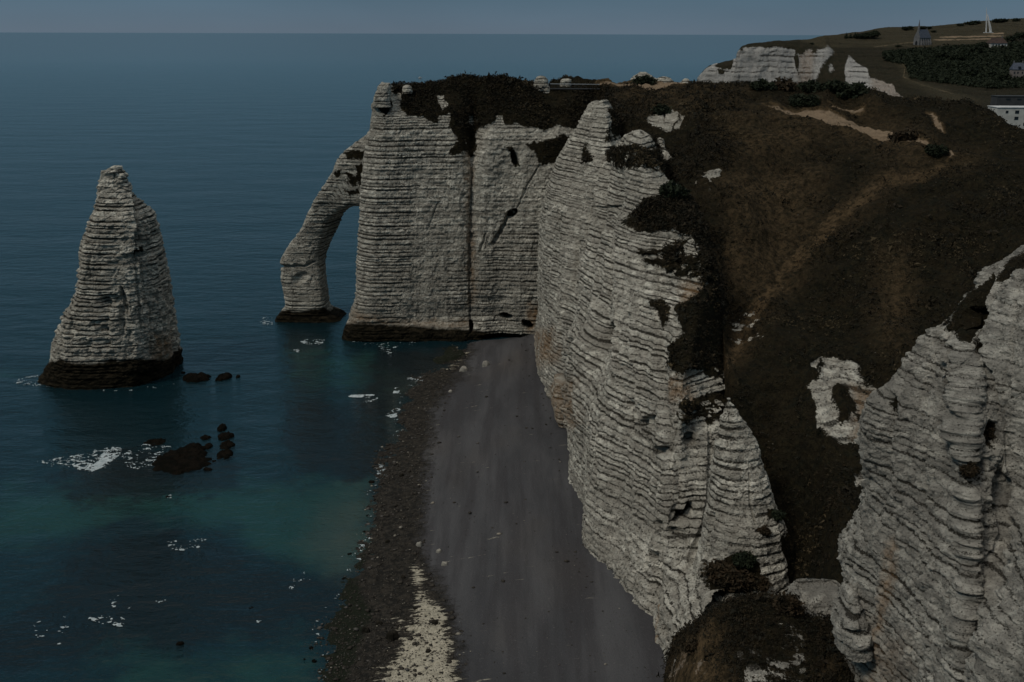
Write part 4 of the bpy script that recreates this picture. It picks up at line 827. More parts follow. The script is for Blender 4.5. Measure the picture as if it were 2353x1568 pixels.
CRK_N = [([(310, 540), (315, 640), (325, 760)], 4, .7), ([(320, 450), (318, 520), (330, 560)], 4, .9), ([(262, 400), (262, 430)], 2, .4), ([(350, 700), (352, 820)], 4, .8), ([(210, 560), (205, 640)], 4, .8)]
shaft, _, _ = build_loft('rock_shaft', settle(NEEDLE_UP, 790), 420, 560, mask_N, M_CHALK, strata=1.5, rough=1.2, big=.5, pits=PITS_N, cracks=CRK_N, freq=1.0, power=3.2, steps=[([(300, 440), (318, 560), (330, 700)], -1.6, 3, 40), ([(250, 680), (252, 800)], 1.2, 3, 40)])
def mask_wet(x, y, P, rx, ry): return dict(wet=np.ones(len(P), np.float32))
ped, _, _ = build_loft('wave_cut_base', NEEDLE, 420, 90, mask_wet, M_CHALK, strata=.5, rough=.8, big=.7)
lump, _, _ = build_loft('side_crag', [(194, 222, 640, 276, 4), (188, 222, 618, 276, 5), (185, 224, 595, 276, 6), (186, 226, 565, 276, 6), (192, 226, 545, 276, 5), (197, 222, 535, 276, 3.5), (203, 216, 530, 276, 1.5)], 90, 120, none_mask, M_CHALK, strata=.5, rough=.4, big=.15)
rehome(root, shaft, ped, lump)
tag(root, 'tall pointed chalk sea stack with layered flint bands, standing alone in the sea at left', 'sea stack')

# ---- the arch: a flying buttress of chalk from the sea to the headland
ARCH = [  # outer, inner point of the front face; distance; thickness; how far the inner side shows
 ((614, 764), (790, 757), 329, 18, 0), ((622, 750), (784, 747), 329, 17, 0), ((627, 738), (772, 737), 329.5, 16, 0), ((640, 722), (754, 725), 330, 14, 0), ((650, 710), (747, 710), 330, 12.5, 0), ((651, 685), (744, 682), 330.5, 12, 0), ((645, 650), (739, 648), 331, 12, 0), ((643, 622), (736, 622), 331, 12, 2),
 ((642, 600), (730, 602), 331, 12, 12), ((655, 572), (731, 580), 331, 12, 20), ((674, 546), (738, 552), 331, 12, 24), ((692, 520), (748, 526), 330.5, 12, 25), ((704, 490), (760, 503), 330, 12, 22), ((718, 458), (778, 489), 329, 12, 16), ((738, 428), (794, 482), 328, 12, 8),
 ((758, 398), (808, 479), 327, 12, 4), ((768, 374), (822, 478), 326, 12, 2), ((786, 352), (838, 478), 325, 12, 0), ((808, 334), (855, 478), 324.5, 12, 0), ((828, 320), (875, 478), 324, 12, 0), ((848, 306), (900, 480), 323, 10, 0)]
def arch_grid(nu, nv):
    C = []; th = np.linspace(0, 2 * math.pi, nu, endpoint=False)
    for o_, i_, D, T, S in ARCH:
        a, b = PD(*o_, D), PD(*i_, D); k = np.array([S / 7.4, T, 0.0])
        c = (a + b) / 2 + k / 2; e1 = (b - a) / 2; e2 = k / 2
        cs, sn = np.cos(th), np.sin(th); p = 5.0
        ex = np.sign(cs) * np.abs(cs) ** (2 / p); ey = np.sign(sn) * np.abs(sn) ** (2 / p)
        C.append(c + ex[:, None] * e1 + ey[:, None] * e2)
    C = np.array(C); L = np.r_[0, np.cumsum(np.linalg.norm(np.diff(C.mean(1), axis=0), axis=1))]
    return cr_interp(C, L / L[-1], np.linspace(0, 1, nv)).transpose(1, 0, 2)
def wrapn_local(G):
    du = np.roll(G, -1, 0) - np.roll(G, 1, 0); dv = np.gradient(G, axis=1)
    n = np.cross(du, dv); n /= np.linalg.norm(n, axis=2, keepdims=True) + 1e-9
    c = G.mean(0, keepdims=True)
    return -n if ((G - c) * n).sum() < 0 else n
wrapnorm = wrapn_local
def mask_Ar(x, y, P, rx, ry):
    wet = np.clip((ry - 708 + (y - ry)) / 6, 0, 1)
    v = softmask(x, y, [[(796, 398), (830, 405), (838, 420), (800, 425)], [(815, 380), (845, 375), (845, 430), (825, 430)], [(770, 395), (790, 392), (792, 405), (775, 408)], [(790, 432), (822, 430), (825, 442), (800, 445)], [(795, 350), (840, 345), (835, 368), (800, 366)]], 5) * .85
    return dict(wet=wet, veg=v)
arch, _, _ = build_loft('sea_arch', None, 0, 0, mask_Ar, M_CHALK, G=arch_grid(int(340 * QUAL), int(560 * QUAL)), strata=.8, rough=.5, big=.35, pits=[(690, 640, 22, 14, -30, .8)], cracks=[([(642, 612), (700, 612), (722, 602)], 4, 1.0)])
ar = empty('rock_arch', PD(700, 745, 333)); arch.name = 'arch_span'; rehome(ar, arch)
tag(ar, 'slanting chalk arch with one foot in the sea, leaning against the headland', 'rock arch')

# ---- free-standing pinnacles and crags
PIN = [(1560, 1760, 1580, 138, 22), (1552, 1800, 1500, 139, 22), (1560, 1806, 1420, 140, 20), (1585, 1806, 1340, 142, 17), (1604, 1803, 1270, 144, 15), (1620, 1803, 1210, 146, 13), (1627, 1800, 1165, 147, 12), (1633, 1783, 1120, 149, 9.5), (1638, 1770, 1080, 150, 8), (1642, 1755, 1045, 151, 6.6), (1646, 1748, 1010, 152, 5.2),
       (1649, 1732, 980, 153, 3.8), (1653, 1712, 955, 153.5, 2.6), (1660, 1698, 936, 154, 1.7), (1666, 1684, 922, 154.2, .9), (1670, 1677, 914, 154.3, .4)]
def mask_P(x, y, P, rx, ry):
    v = softmask(x, y, [[(1640, 1300), (1665, 1290), (1700, 1268), (1740, 1290), (1745, 1330), (1720, 1370), (1660, 1372), (1625, 1340)], [(1765, 1175), (1800, 1180), (1800, 1200), (1768, 1198)], [(1745, 1215), (1765, 1212), (1768, 1230), (1750, 1230)],
                        [(1700, 1380), (1810, 1370), (1810, 1560), (1560, 1560), (1600, 1450)], [(1795, 1230), (1812, 1240), (1810, 1290), (1798, 1270)]], 8)
    return dict(veg=v)
pin, PPn, _ = build_loft('rock_pinnacle', settle(PIN, 1400), 560, 620, mask_P, M_CHALK, strata=.7, rough=.6, big=.4, freq=1.3, power=2.2, pits=[(1742, 1222, 9, 6, 0, .8), (1650, 1400, 6, 16, 20, 2)], cracks=[([(1722, 1090), (1724, 1160), (1735, 1200)], 3, .5), ([(1640, 1180), (1625, 1290), (1600, 1400)], 5, 1.2)])
tag(pin, 'pale pointed chalk pinnacle with smooth banded face, standing in front of the dark gully', 'rock pinnacle')
def crag(name, label, secs, nu=150, nv=120, mask=none_mask, m=M_CHALK, **kw):
    k = dict(strata=.5, rough=.5, big=.2); k.update(kw)
    o, P, _ = build_loft(name, secs, nu, nv, mask, m, **k); tag(o, label, 'rock'); return o
crag('rock_crag', 'square grey block crowning the spire of the middle cliff', [(1362, 1398, 262, 289, 5), (1363, 1397, 254, 289, 5), (1364, 1396, 243, 289, 4.6), (1367, 1394, 238, 289, 3.6), (1372, 1388, 236, 289, 1.2)], power=5, strata=.1)
crag('rock_crag', 'rounded dark crag on the headland skyline at the left end of the footbridge', [(1220, 1268, 215, 337, 8), (1222, 1264, 200, 337, 7), (1226, 1258, 190, 337, 6), (1228, 1256, 182, 337, 5), (1234, 1250, 176, 337, 3.5), (1238, 1246, 174, 337, 1)])
crag('rock_crag', 'blocky chalk crag standing right behind the footbridge railing', [(1284, 1316, 214, 341, 7), (1287, 1313, 203, 341, 6), (1288, 1311, 194, 341, 5.5), (1289, 1312, 187, 341, 5), (1292, 1311, 183, 341, 4), (1296, 1306, 181, 341, 1.5)], power=4)
crag('rock_crag', 'bright white chalk knob with grey cap rising behind the plateau path', [(1444, 1560, 210, 352, 12), (1448, 1552, 196, 352, 11), (1450, 1545, 188, 352, 10), (1452, 1505, 180, 352, 8), (1458, 1496, 174, 352, 6), (1466, 1490, 170, 352, 4), (1472, 1482, 166, 352, 1.5)], strata=.4)
crag('rock_crag', 'low white chalk hump right beside the grey-capped white knob', [(1500, 1560, 205, 350, 8), (1503, 1552, 192, 350, 7), (1508, 1546, 184, 350, 5), (1516, 1540, 178, 350, 3.5), (1524, 1534, 176, 350, 1)], strata=.3)
crag('rock_crag', 'tiny pointed white chalk tip peeping over the plateau edge', [(1560, 1592, 202, 352, 6), (1564, 1588, 192, 352, 5), (1570, 1584, 184, 352, 3), (1575, 1580, 181, 352, 1)], strata=.3)
crag('rock_crag', 'small chalk turret with ruined look at the seaward top corner of the headland', [(858, 900, 245, 321, 8), (860, 896, 230, 321, 7.5), (862, 897, 215, 321, 7), (868, 897, 205, 321, 6), (872, 897, 196, 321, 5), (878, 895, 191, 321, 3)], power=3.5, strata=.5)
crag('rock_crag', 'lone grey boulder block beside the notch on top of the headland', [(924, 948, 214, 327, 5), (925, 946, 205, 327, 4.5), (928, 943, 199, 327, 3.5), (932, 940, 196, 327, 1.5)], strata=.2)
crag('rock_crag', 'stubby chalk tower leaning against the foot of the near right cliff', [(1920, 2000, 1480, 98, 7), (1925, 1990, 1440, 98.5, 6.5), (1930, 1982, 1410, 99, 5.5), (1936, 1976, 1385, 99.5, 4.5), (1944, 1972, 1365, 100, 3.4), (1950, 1968, 1350, 100.5, 2.2), (1956, 1964, 1344, 101, .8)], m=M_CHALKN, nu=260, nv=240, rough=1.0, strata=.8, big=.4)
crag('rock_crag', 'wide low chalk block wedged between the brown knoll and the near right cliff', [(1822, 1952, 1490, 112, 10), (1820, 1955, 1450, 113, 10), (1826, 1955, 1420, 114, 9), (1824, 1950, 1385, 115, 8), (1832, 1940, 1360, 116, 6), (1845, 1925, 1354, 117, 4)], m=M_CHALKN, nu=300, nv=240, power=6, rough=1.3, strata=1.6, big=.8)
crag('rock_crag', 'hanging pale brown overhang block at the foot of the cliff above the shingle', [(1282, 1322, 972, 226, 6), (1276, 1326, 955, 227, 9), (1270, 1328, 925, 229, 11), (1270, 1326, 900, 231, 10), (1276, 1322, 870, 233, 8)], nu=160, nv=140, power=4,
     mask=lambda x, y, P, rx, ry: dict(stain=np.full(len(P), .6)))
# ================================================================== SMALL THINGS
class MB:
    """collects boxes, prisms and tubes into one mesh"""
    def __init__(s): s.V = []; s.F = []
    def add(s, V, F):
        k = sum(len(v) for v in s.V); s.V.append(np.array(V, float)); s.F += [[i + k for i in f] for f in F]; return s
    def box(s, c, d, ax=None):
        ax = np.eye(3) if ax is None else ax
        v = [np.array(c) + ax.T @ (np.array([x, y, z]) * np.array(d) / 2) for x in (-1, 1) for y in (-1, 1) for z in (-1, 1)]
        return s.add(v, [[0, 1, 3, 2], [4, 6, 7, 5], [0, 4, 5, 1], [2, 3, 7, 6], [0, 2, 6, 4], [1, 5, 7, 3]])
    def prism(s, poly, d0, d1):
        """poly of (a,z) in local x-z, extruded along local y"""
        n = len(poly); v = [(a, d0, z) for a, z in poly] + [(a, d1, z) for a, z in poly]
        return s.add(v, [list(range(n)), list(range(2 * n - 1, n - 1, -1))] + [[i, (i + 1) % n + 0, (i + 1) % n + n, i + n][::-1] for i in range(n)])
    def tube(s, pts, rad, n=8):
        pts = [np.array(p, float) for p in pts]; V = []
        for i, p in enumerate(pts):
            t = pts[min(i + 1, len(pts) - 1)] - pts[max(i - 1, 0)]; t /= np.linalg.norm(t) + 1e-9
            a = np.cross(t, [0.13, 1, .21]); a /= np.linalg.norm(a); b = np.cross(t, a); r = rad[i] if hasattr(rad, '__len__') else rad
            V += [p + r * (a * math.cos(k * 2 * math.pi / n) + b * math.sin(k * 2 * math.pi / n)) for k in range(n)]
        F = [[i * n + k, i * n + (k + 1) % n, (i + 1) * n + (k + 1) % n, (i + 1) * n + k] for i in range(len(pts) - 1) for k in range(n)]
        F += [list(range(n))[::-1], [(len(pts) - 1) * n + k for k in range(n)]]
        return s.add(V, F)
    def build(s, name, m, parent=None, smooth=False):
        me = bpy.data.meshes.new(name); me.from_pydata([tuple(v) for v in np.vstack(s.V)], [], s.F); me.update()
        me.materials.append(m)
        if smooth: me.polygons.foreach_set('use_smooth', [True] * len(me.polygons))
        o = bpy.data.objects.new(name, me); col.objects.link(o); o.parent = parent; return o
def facing(o, loc, yaw=0.0, s=1.0):
    o.location = loc; o.rotation_euler = (0, 0, yaw); o.scale = (s, s, s); return o
def on(P, px, py):
    """the point of a built surface seen at a pixel (the nearest one to the camera)"""
    Q = P.reshape(-1, 3); x, y = proj(Q); d = np.hypot(x - px, y - py); m = d < max(d.min() * 1.6, 2.5)
    Q = Q[m]; return Q[np.argmin(Q[:, 1])].copy()
SF = np.concatenate([np.empty(len(oF.data.vertices) * 3, np.float32)]); oF.data.vertices.foreach_get('co', SF); SF = SF.reshape(-1, 3)
rnd = np.random.RandomState(77)

# ---- foliage clumps
def leaves(centres, sizes, n, seed=0, flat=.75):
    r = np.random.RandomState(seed); C = np.repeat(centres, n, 0); S = np.repeat(sizes, n)
    k = len(C); a = r.normal(size=(k, 3)); a /= np.linalg.norm(a, axis=1, keepdims=True)
    off = r.normal(size=(k, 3)) * S[:, None] * .38; off[:, 2] *= flat
    b = np.cross(a, r.normal(size=(k, 3))); b /= np.linalg.norm(b, axis=1, keepdims=True)
    p = C + off; h = S[:, None] * r.uniform(.22, .5, (k, 1))
    V = np.stack([p - a * h, p + b * h * .9, p + a * h], 1).reshape(-1, 3)
    return V, np.arange(k * 3).reshape(-1, 3)

# ---- trees: tapered trunk with limbs, crown of many leaf clumps
def make_tree(name, label, group, h, w, seed, conifer=False, m=M_FOL):
    r = np.random.RandomState(seed); t = empty(name); tag(t, label, 'tree', group)
    b = MB(); b.tube([(0, 0, -1), (0, 0, h * .3), (.03 * h, .02 * h, h * .75)], [h * .04, h * .03, h * .01])
    for i in range(5):
        a = i * 1.3 + r.rand(); z = h * (.3 + .08 * i); b.tube([(0, 0, z), (math.cos(a) * w * .3, math.sin(a) * w * .3, z + h * .15)], [h * .014, h * .005], 5)
    b.build('trunk', M_BARK, t)
    n = 70; u = r.normal(size=(n, 3)); u /= np.linalg.norm(u, axis=1, keepdims=True); rr = r.rand(n) ** .4
    if conifer:
        z = r.rand(n) ** 1.3; c = np.stack([u[:, 0] * w * .5 * (1 - z) * rr, u[:, 1] * w * .5 * (1 - z) * rr, h * (.12 + .88 * z)], -1); s_ = w * .25 * (1.15 - z)
    else:
        c = u * rr[:, None] * np.array([w * .5, w * .5, h * .36]); c[:, 2] += h * .6; s_ = r.uniform(.16, .34, n) * w
    V, F = leaves(c, s_, 14, seed); add_mesh('crown', V, F, m, parent=t)
    return t
def dup(o, **k):
    c = o.copy(); col.objects.link(c)
    for ch in o.children:
        d = ch.copy(); col.objects.link(d); d.parent = c
    return c
GC = 'trees of the copse on the far hill'
proto_round = make_tree('broadleaf_tree', 'round dark tree at the seaward right end of the far copse', GC, 9, 12, 1)
proto_con = make_tree('conifer_tree', 'small pointed conifer at the left end of the far copse', GC, 8, 6, 2, True)
proto_low = make_tree('hedge_tree', 'low spreading tree in the middle of the far copse', GC, 6, 10, 3)
def put(o, px, py, s=1.0, yaw=0, sz=1.0, surf=None, sink=.3):
    p = on(SF if surf is None else surf, px, py); p[2] -= sink; o.location = p; o.scale = (s, s, s * sz); o.rotation_euler = (0, 0, yaw); return o
put(proto_round, 2008, 86, 1.05); put(proto_con, 1945, 86, 1.0); put(proto_low, 1978, 87, 1.0)
for i, (px, py, src, s, lb) in enumerate([(1954, 86, proto_con, .9, 'second small conifer from the left in the far copse'), (1964, 86, proto_con, 1.05, 'third small conifer from the left in the far copse'),
        (1970, 86, proto_low, .9, 'low tree left of the brown barn in the far copse'), (1990, 86, proto_low, 1.1, 'low spreading tree right of the brown barn in the far copse'), (1999, 86, proto_round, .8, 'smaller round tree just left of the biggest tree in the far copse')]):
    put(tag(dup(src), lb, 'tree', GC), px, py, s, i * 1.7)
GS = 'bushes and hedges along the far skyline'
for i, (px, py, s, sz, lb) in enumerate([(2080, 68, 1.0, .8, 'dark bush clump on the far skyline left of the chapel spire'), (2090, 66.5, .9, .8, 'dark bush on the far skyline touching the chapel spire at left'),
        (2122, 64.5, 1.1, .5, 'flat hedge on the far skyline right of the chapel spire'), (2132, 64, 1.0, .5, 'flat hedge piece farther right of the chapel spire on the skyline'),
        (2205, 58.5, 1.0, .6, 'small mound-shaped bush on the far skyline left of the white monument'), (2228, 55.5, 1.5, .5, 'long hedge on the far skyline left of the white monument'), (2243, 54, 1.5, .5, 'long hedge on the far skyline close to the white monument'),
        (2292, 50.5, 1.5, .6, 'dark hedge on the far skyline right of the white monument'), (2302, 50, 1.5, .6, 'dark hedge piece farther right of the white monument'), (2333, 47.5, 1.2, .6, 'last dark bush on the skyline at the right edge'),
        (1865, 100, .45, .7, 'tiny lone bush on the rim above the far white cliff'), (2064, 106, .7, .5, 'low bush beside the path left of the chapel'), (2145, 72, .8, .5, 'low bush on the field behind the chapel roof')]):
    put(tag(dup(proto_low), lb, 'bush', GS), px, py, s, i, sz)
GV = 'trees around the houses in the valley'
for i, (px, py, s, lb) in enumerate([(2312, 246, .75, 'round dark tree behind the flat roof of the white apartment block'), (2300, 245, .6, 'smaller dark tree at the left behind the white apartment block'), (2338, 243, .6, 'dark tree at the right behind the white apartment block'),
        (2284, 200, .8, 'dark tree on the valley slope above the grey roofs'), (2345, 90, 1.1, 'big dark tree right of the brown-roofed white house'), (2322, 96, 1.0, 'dark tree touching the brown-roofed white house at right'), (2255, 112, 1.0, 'dark tree left of the brown-roofed white house'),
        (2306, 182, .9, 'dark tree left of the tall slate-roofed house'), (2240, 125, 1.2, 'spreading dark tree on the wooded slope below the sandy earthwork'), (2200, 140, 1.3, 'dark tree in the middle of the wooded slope'), (2160, 135, 1.2, 'dark tree at the left end of the wooded slope'), (2230, 175, 1.1, 'dark tree low on the wooded slope')]):
    put(tag(dup(proto_round), lb, 'tree', GV), px, py, s, i * 2.1, .9)
# the wood on the far slope reads as one mass
def wood():
    x, y = proj(SF); d = softmask(x, y, [[(2030, 122), (2160, 112), (2290, 104), (2500, 84), (2500, 200), (2280, 205), (2150, 190), (2095, 180), (2085, 150), (2035, 140)]], 5)
    idx = np.where(d > .5)[0]; idx = rnd.choice(idx, min(12000, len(idx)))
    c = SF[idx] + np.array([0, 0, 1.2]); s = rnd.uniform(1.6, 5.5, len(c)); V, F = leaves(c, s, 12, 9, .6)
    tag(add_mesh('wood', V, F, M_FOL), kind='stuff')
wood()

# ---- chapel
def local_prism(mb, poly, d0, d1): return mb.prism(poly, d0, d1)
ch = empty('chapel'); tag(ch, 'small grey stone chapel with slate roof and thin spire on the far clifftop', 'chapel')
L, Wd, He, Hr = 22, 9, 9, 19
MB().box((0, 0, He / 2 - 1), (L, Wd, He + 2)).prism([(-Wd / 2, 0), (Wd / 2, 0), (Wd / 2, He), (0, Hr), (-Wd / 2, He)], -.4, .4).build('tmp', M_STONE, None)
_t = bpy.data.objects['tmp']; bpy.data.objects.remove(_t)
wall = MB().box((0, 0, He / 2 - 1), (L, Wd, He + 2))
wall.add([(-L / 2, -Wd / 2, He), (-L / 2, Wd / 2, He), (-L / 2, 0, Hr - .5), (-L / 2 + .8, -Wd / 2, He), (-L / 2 + .8, Wd / 2, He), (-L / 2 + .8, 0, Hr - .5)], [[0, 2, 1], [3, 4, 5], [0, 3, 5, 2], [1, 2, 5, 4], [0, 1, 4, 3]])
wall.build('wall', M_STONE, ch)
MB().add([(-L / 2 + .9, -Wd / 2 - .5, He - .3), (L / 2, -Wd / 2 - .5, He - .3), (L / 2 - 2.5, 0, Hr), (-L / 2 + .9, 0, Hr), (-L / 2 + .9, Wd / 2 + .5, He - .3), (L / 2, Wd / 2 + .5, He - .3)],
         [[0, 1, 2, 3], [5, 4, 3, 2], [1, 5, 2], [0, 3, 4], [0, 4, 5, 1]]).build('roof', M_SLATE, ch)
MB().tube([(-L / 2 + 2, 0, Hr - 4), (-L / 2 + 2, 0, Hr + 2), (-L / 2 + 2, 0, Hr + 12)], [1.7, 1.3, .12], 8).build('spire', M_STONE, ch)
MB().tube([(L / 2 - 4, 0, Hr - 2), (L / 2 - 4, 0, Hr + 2.5)], [.6, .1], 6).build('pinnacle', M_STONE, ch)
def arch_poly(w, h): return [(-w / 2, 0), (w / 2, 0), (w / 2, h * .6), (w * .3, h * .85), (0, h), (-w * .3, h * .85), (-w / 2, h * .6)]
dm = MB(); pl = arch_poly(3.0, 5.2); dm.add([(-L / 2 - .15, a, z) for a, z in pl] + [(-L / 2 + .1, a, z) for a, z in pl], [list(range(7)), list(range(13, 6, -1))] + [[i, (i + 1) % 7, (i + 1) % 7 + 7, i + 7] for i in range(7)]); dm.build('door', M_DARKWIN, ch)
for i in range(5):
    x = -L / 2 + 2.5 + i * 4.4
    MB().add([(x - .5, -Wd / 2, 0), (x + .5, -Wd / 2, 0), (x + .5, -Wd / 2 - 3.2, -1), (x - .5, -Wd / 2 - 3.2, -1), (x - .5, -Wd / 2, He - .6), (x + .5, -Wd / 2, He - .6), (x + .5, -Wd / 2 - 2.4, 3.5), (x - .5, -Wd / 2 - 2.4, 3.5)],
             [[0, 1, 2, 3], [4, 7, 6, 5], [0, 4, 5, 1], [3, 2, 6, 7], [0, 3, 7, 4], [1, 5, 6, 2]]).build('buttress', M_STONE, ch)
    if i < 4:
        wp = arch_poly(1.5, 4.2); MB().add([(x + 2.2 + a, -Wd / 2 - .12, 2.6 + z) for a, z in wp] + [(x + 2.2 + a, -Wd / 2 + .1, 2.6 + z) for a, z in wp], [list(range(7)), list(range(13, 6, -1))] + [[j, (j + 1) % 7, (j + 1) % 7 + 7, j + 7] for j in range(7)]).build('window', M_DARKWIN, ch)
put(ch, 2119, 101, 1.0, math.radians(32), sink=.2)

# ---- white split-legged monument
mo = empty('monument'); tag(mo, 'tall thin white monument with two splayed legs rising to a point on the far hill', 'monument')
MB().tube([(-1.5, 0, -1), (-2.2, 0, 8), (-3.4, 0, 19), (-5.2, 0, 33)], [.9, .9, .8, .12], 5).build('leg', M_CONC, mo)
MB().tube([(5.2, 0, -1), (3.0, 0, 7), (.2, 0, 15), (-2.6, 0, 24)], [1.7, 1.6, 1.2, .5], 5).build('leg', M_CONC, mo)
MB().box((1.6, 0, -.2), (12, 5, 1.2)).build('plinth', M_CONC, mo)
put(mo, 2270, 73.5, 1.0, 0.0, sink=0)

# ---- houses
def house(name, label, Wx, Dy, He, Hr, px, py, yaw, mw, mroof, wins, hip=1.5, s=1.0, dormer=False, chim=1, surf=None):
    t = empty(name); tag(t, label, 'house')
    MB().box((0, 0, He / 2 - 1.5), (Wx, Dy, He + 3)).build('wall', mw, t)
    e_ = .6; roof = MB().add([(-Wx / 2 - e_, -Dy / 2 - e_, He - .2), (Wx / 2 + e_, -Dy / 2 - e_, He - .2), (Wx / 2 + e_, Dy / 2 + e_, He - .2), (-Wx / 2 - e_, Dy / 2 + e_, He - .2), (-Wx / 2 + hip, 0, Hr), (Wx / 2 - hip, 0, Hr)],
                             [[0, 1, 5, 4], [1, 2, 5], [2, 3, 4, 5], [3, 0, 4], [0, 3, 2, 1]]).build('roof', mroof, t)
    for k in range(chim): MB().box(((-1) ** k * (Wx / 2 - hip - .6), .3, Hr + .6), (.9, .9, 3.0)).build('chimney', M_STONE, roof)
    if dormer:
        d = MB(); d.box((.3, -Dy / 2 + .3, He + 1.7), (2.2, 2.2, 2.4)); d.build('dormer', M_DARKWIN, roof)
    for (a, z, w, h) in wins: MB().box((a, -Dy / 2 - .04, z), (w, .16, h)).build('window', M_DARKWIN, t)
    put(t, px, py, s, yaw, surf=surf); return t
house('villa', 'white house with a broad brown tiled roof below the sandy earthwork', 20, 11, 5.5, 11.5, 2289, 108, .1, M_WHITE, M_TILE, [(-7, 3, 1.4, 2.4), (-3, 3, 1.4, 2.4), (0, 3, 1.8, 3), (4, 3, 1.4, 2.4), (7.5, 3, 1.2, 2.2)], 3.5, 1.05)
house('town_house', 'tall narrow stone house with steep blue-grey slate roof at the right edge', 12.5, 9, 11, 17.5, 2334, 182, -.08, simple('pinkish_stone', (.24, .20, .185), (.17, .15, .14), .8), M_SLATE, [(-4.2, 7.5, 1.3, 2), (-1, 7.5, 1.3, 2), (3.6, 7.5, 1.3, 2), (-4.2, 2.5, 1.4, 3.4), (-1, 2.5, 1.4, 3.4), (3.6, 2.5, 1.4, 3.4)], 1.2, .95, True, 2)
house('barn', 'low brown barn among the trees of the far copse', 16, 8, 3, 6.5, 1982, 84, 0, M_TILE, M_TILE, [(-3, 1.5, 1.5, 1.2), (3, 1.5, 1.5, 1.2)], .4, .9, chim=0)
# flat-roofed white block: stands in the valley behind the brow of the hillside
M_DULL = simple('dull_grey_wall', (.06, .062, .064), (.045, .047, .05), .3)
def flatblock(name, label, x0, x1, ytop, D, depth, hgt, wins, mw, floors=1):
    a, b = PD(x0, ytop, D), PD(x1, ytop, D); t = empty(name, ((a[0] + b[0]) / 2, D + depth / 2, a[2] - hgt)); tag(t, label, 'building')
    w = b[0] - a[0]
    MB().box((0, 0, hgt / 2 - 3), (w, depth, hgt + 6)).build('wall', mw, t)
    MB().box((0, 0, hgt + .15), (w + .8, depth + .8, .3)).build('roof', M_CONC if mw is M_WHITE else M_DULL, t)
    for (u, z, ww, hh) in wins: MB().box((-w / 2 + u * w, -depth / 2 - .05, z), (ww, .2, hh)).build('window', M_DARKWIN, t)
    return t
flatblock('apartment_block', 'white flat-roofed apartment block at the right edge behind the hillside brow', 2294, 2400, 248, 640, 14, 12, [(.2, 9.6, 1.5, 1.5), (.42, 9.6, 2.3, 1.8), (.63, 9.6, 2.3, 1.8), (.84, 9.6, 2.3, 1.8), (.42, 6, 2.3, 1.8), (.63, 6, 2.3, 1.8), (.84, 6, 2.3, 1.8), (.63, 2.6, 2.3, 1.8), (.84, 2.6, 2.3, 1.8)], M_WHITE)
flatblock('garage', 'low pale garage left of the apartment block', 2272, 2288, 254.5, 650, 8, 4, [(.25, 2.2, 1.2, 1.2), (.6, 2.2, 1.2, 1.2)], M_STONE)
flatblock('shed', 'small grey shed farthest left in the row by the apartment block', 2250, 2264, 253, 650, 7, 4, [(.5, 2, 1.4, 1.4)], M_STONE)
flatblock('long_hall', 'long dull grey hall in the valley behind the apartment block', 2292, 2420, 222, 760, 10, 3.5, [(.2, 1.6, 3, 1), (.4, 1.6, 3, 1), (.6, 1.6, 3, 1)], M_DULL)
# ---- footbridge
fb = empty('footbridge', PD(1320, 204, 334)); tag(fb, 'thin metal footbridge with railing on the headland skyline between two crags', 'footbridge')
o_ = np.array(fb.location); a, b = PD(1263, 204.5, 334) - o_, PD(1378, 205, 334) - o_
MB().tube([a, b], .22, 4).build('deck', M_METAL, fb)
MB().tube([a + [0, 0, 1.45], b + [0, 0, 1.35]], .055, 4).build('handrail', M_RAIL, fb)
MB().tube([a + [0, 1.6, 1.45], b + [0, 1.6, 1.35]], .045, 4).build('handrail', M_RAIL, fb)
for u in (.01, .055, .09, .15, .18, .26, .29, .40, .43, .50, .53, .61, .64, .71, .74, .82, .85, .94):
    p = a + (b - a) * u; MB().box(p + np.array([0, 0, .7]), (.09, .09, 1.45)).build('post', M_METAL, fb)

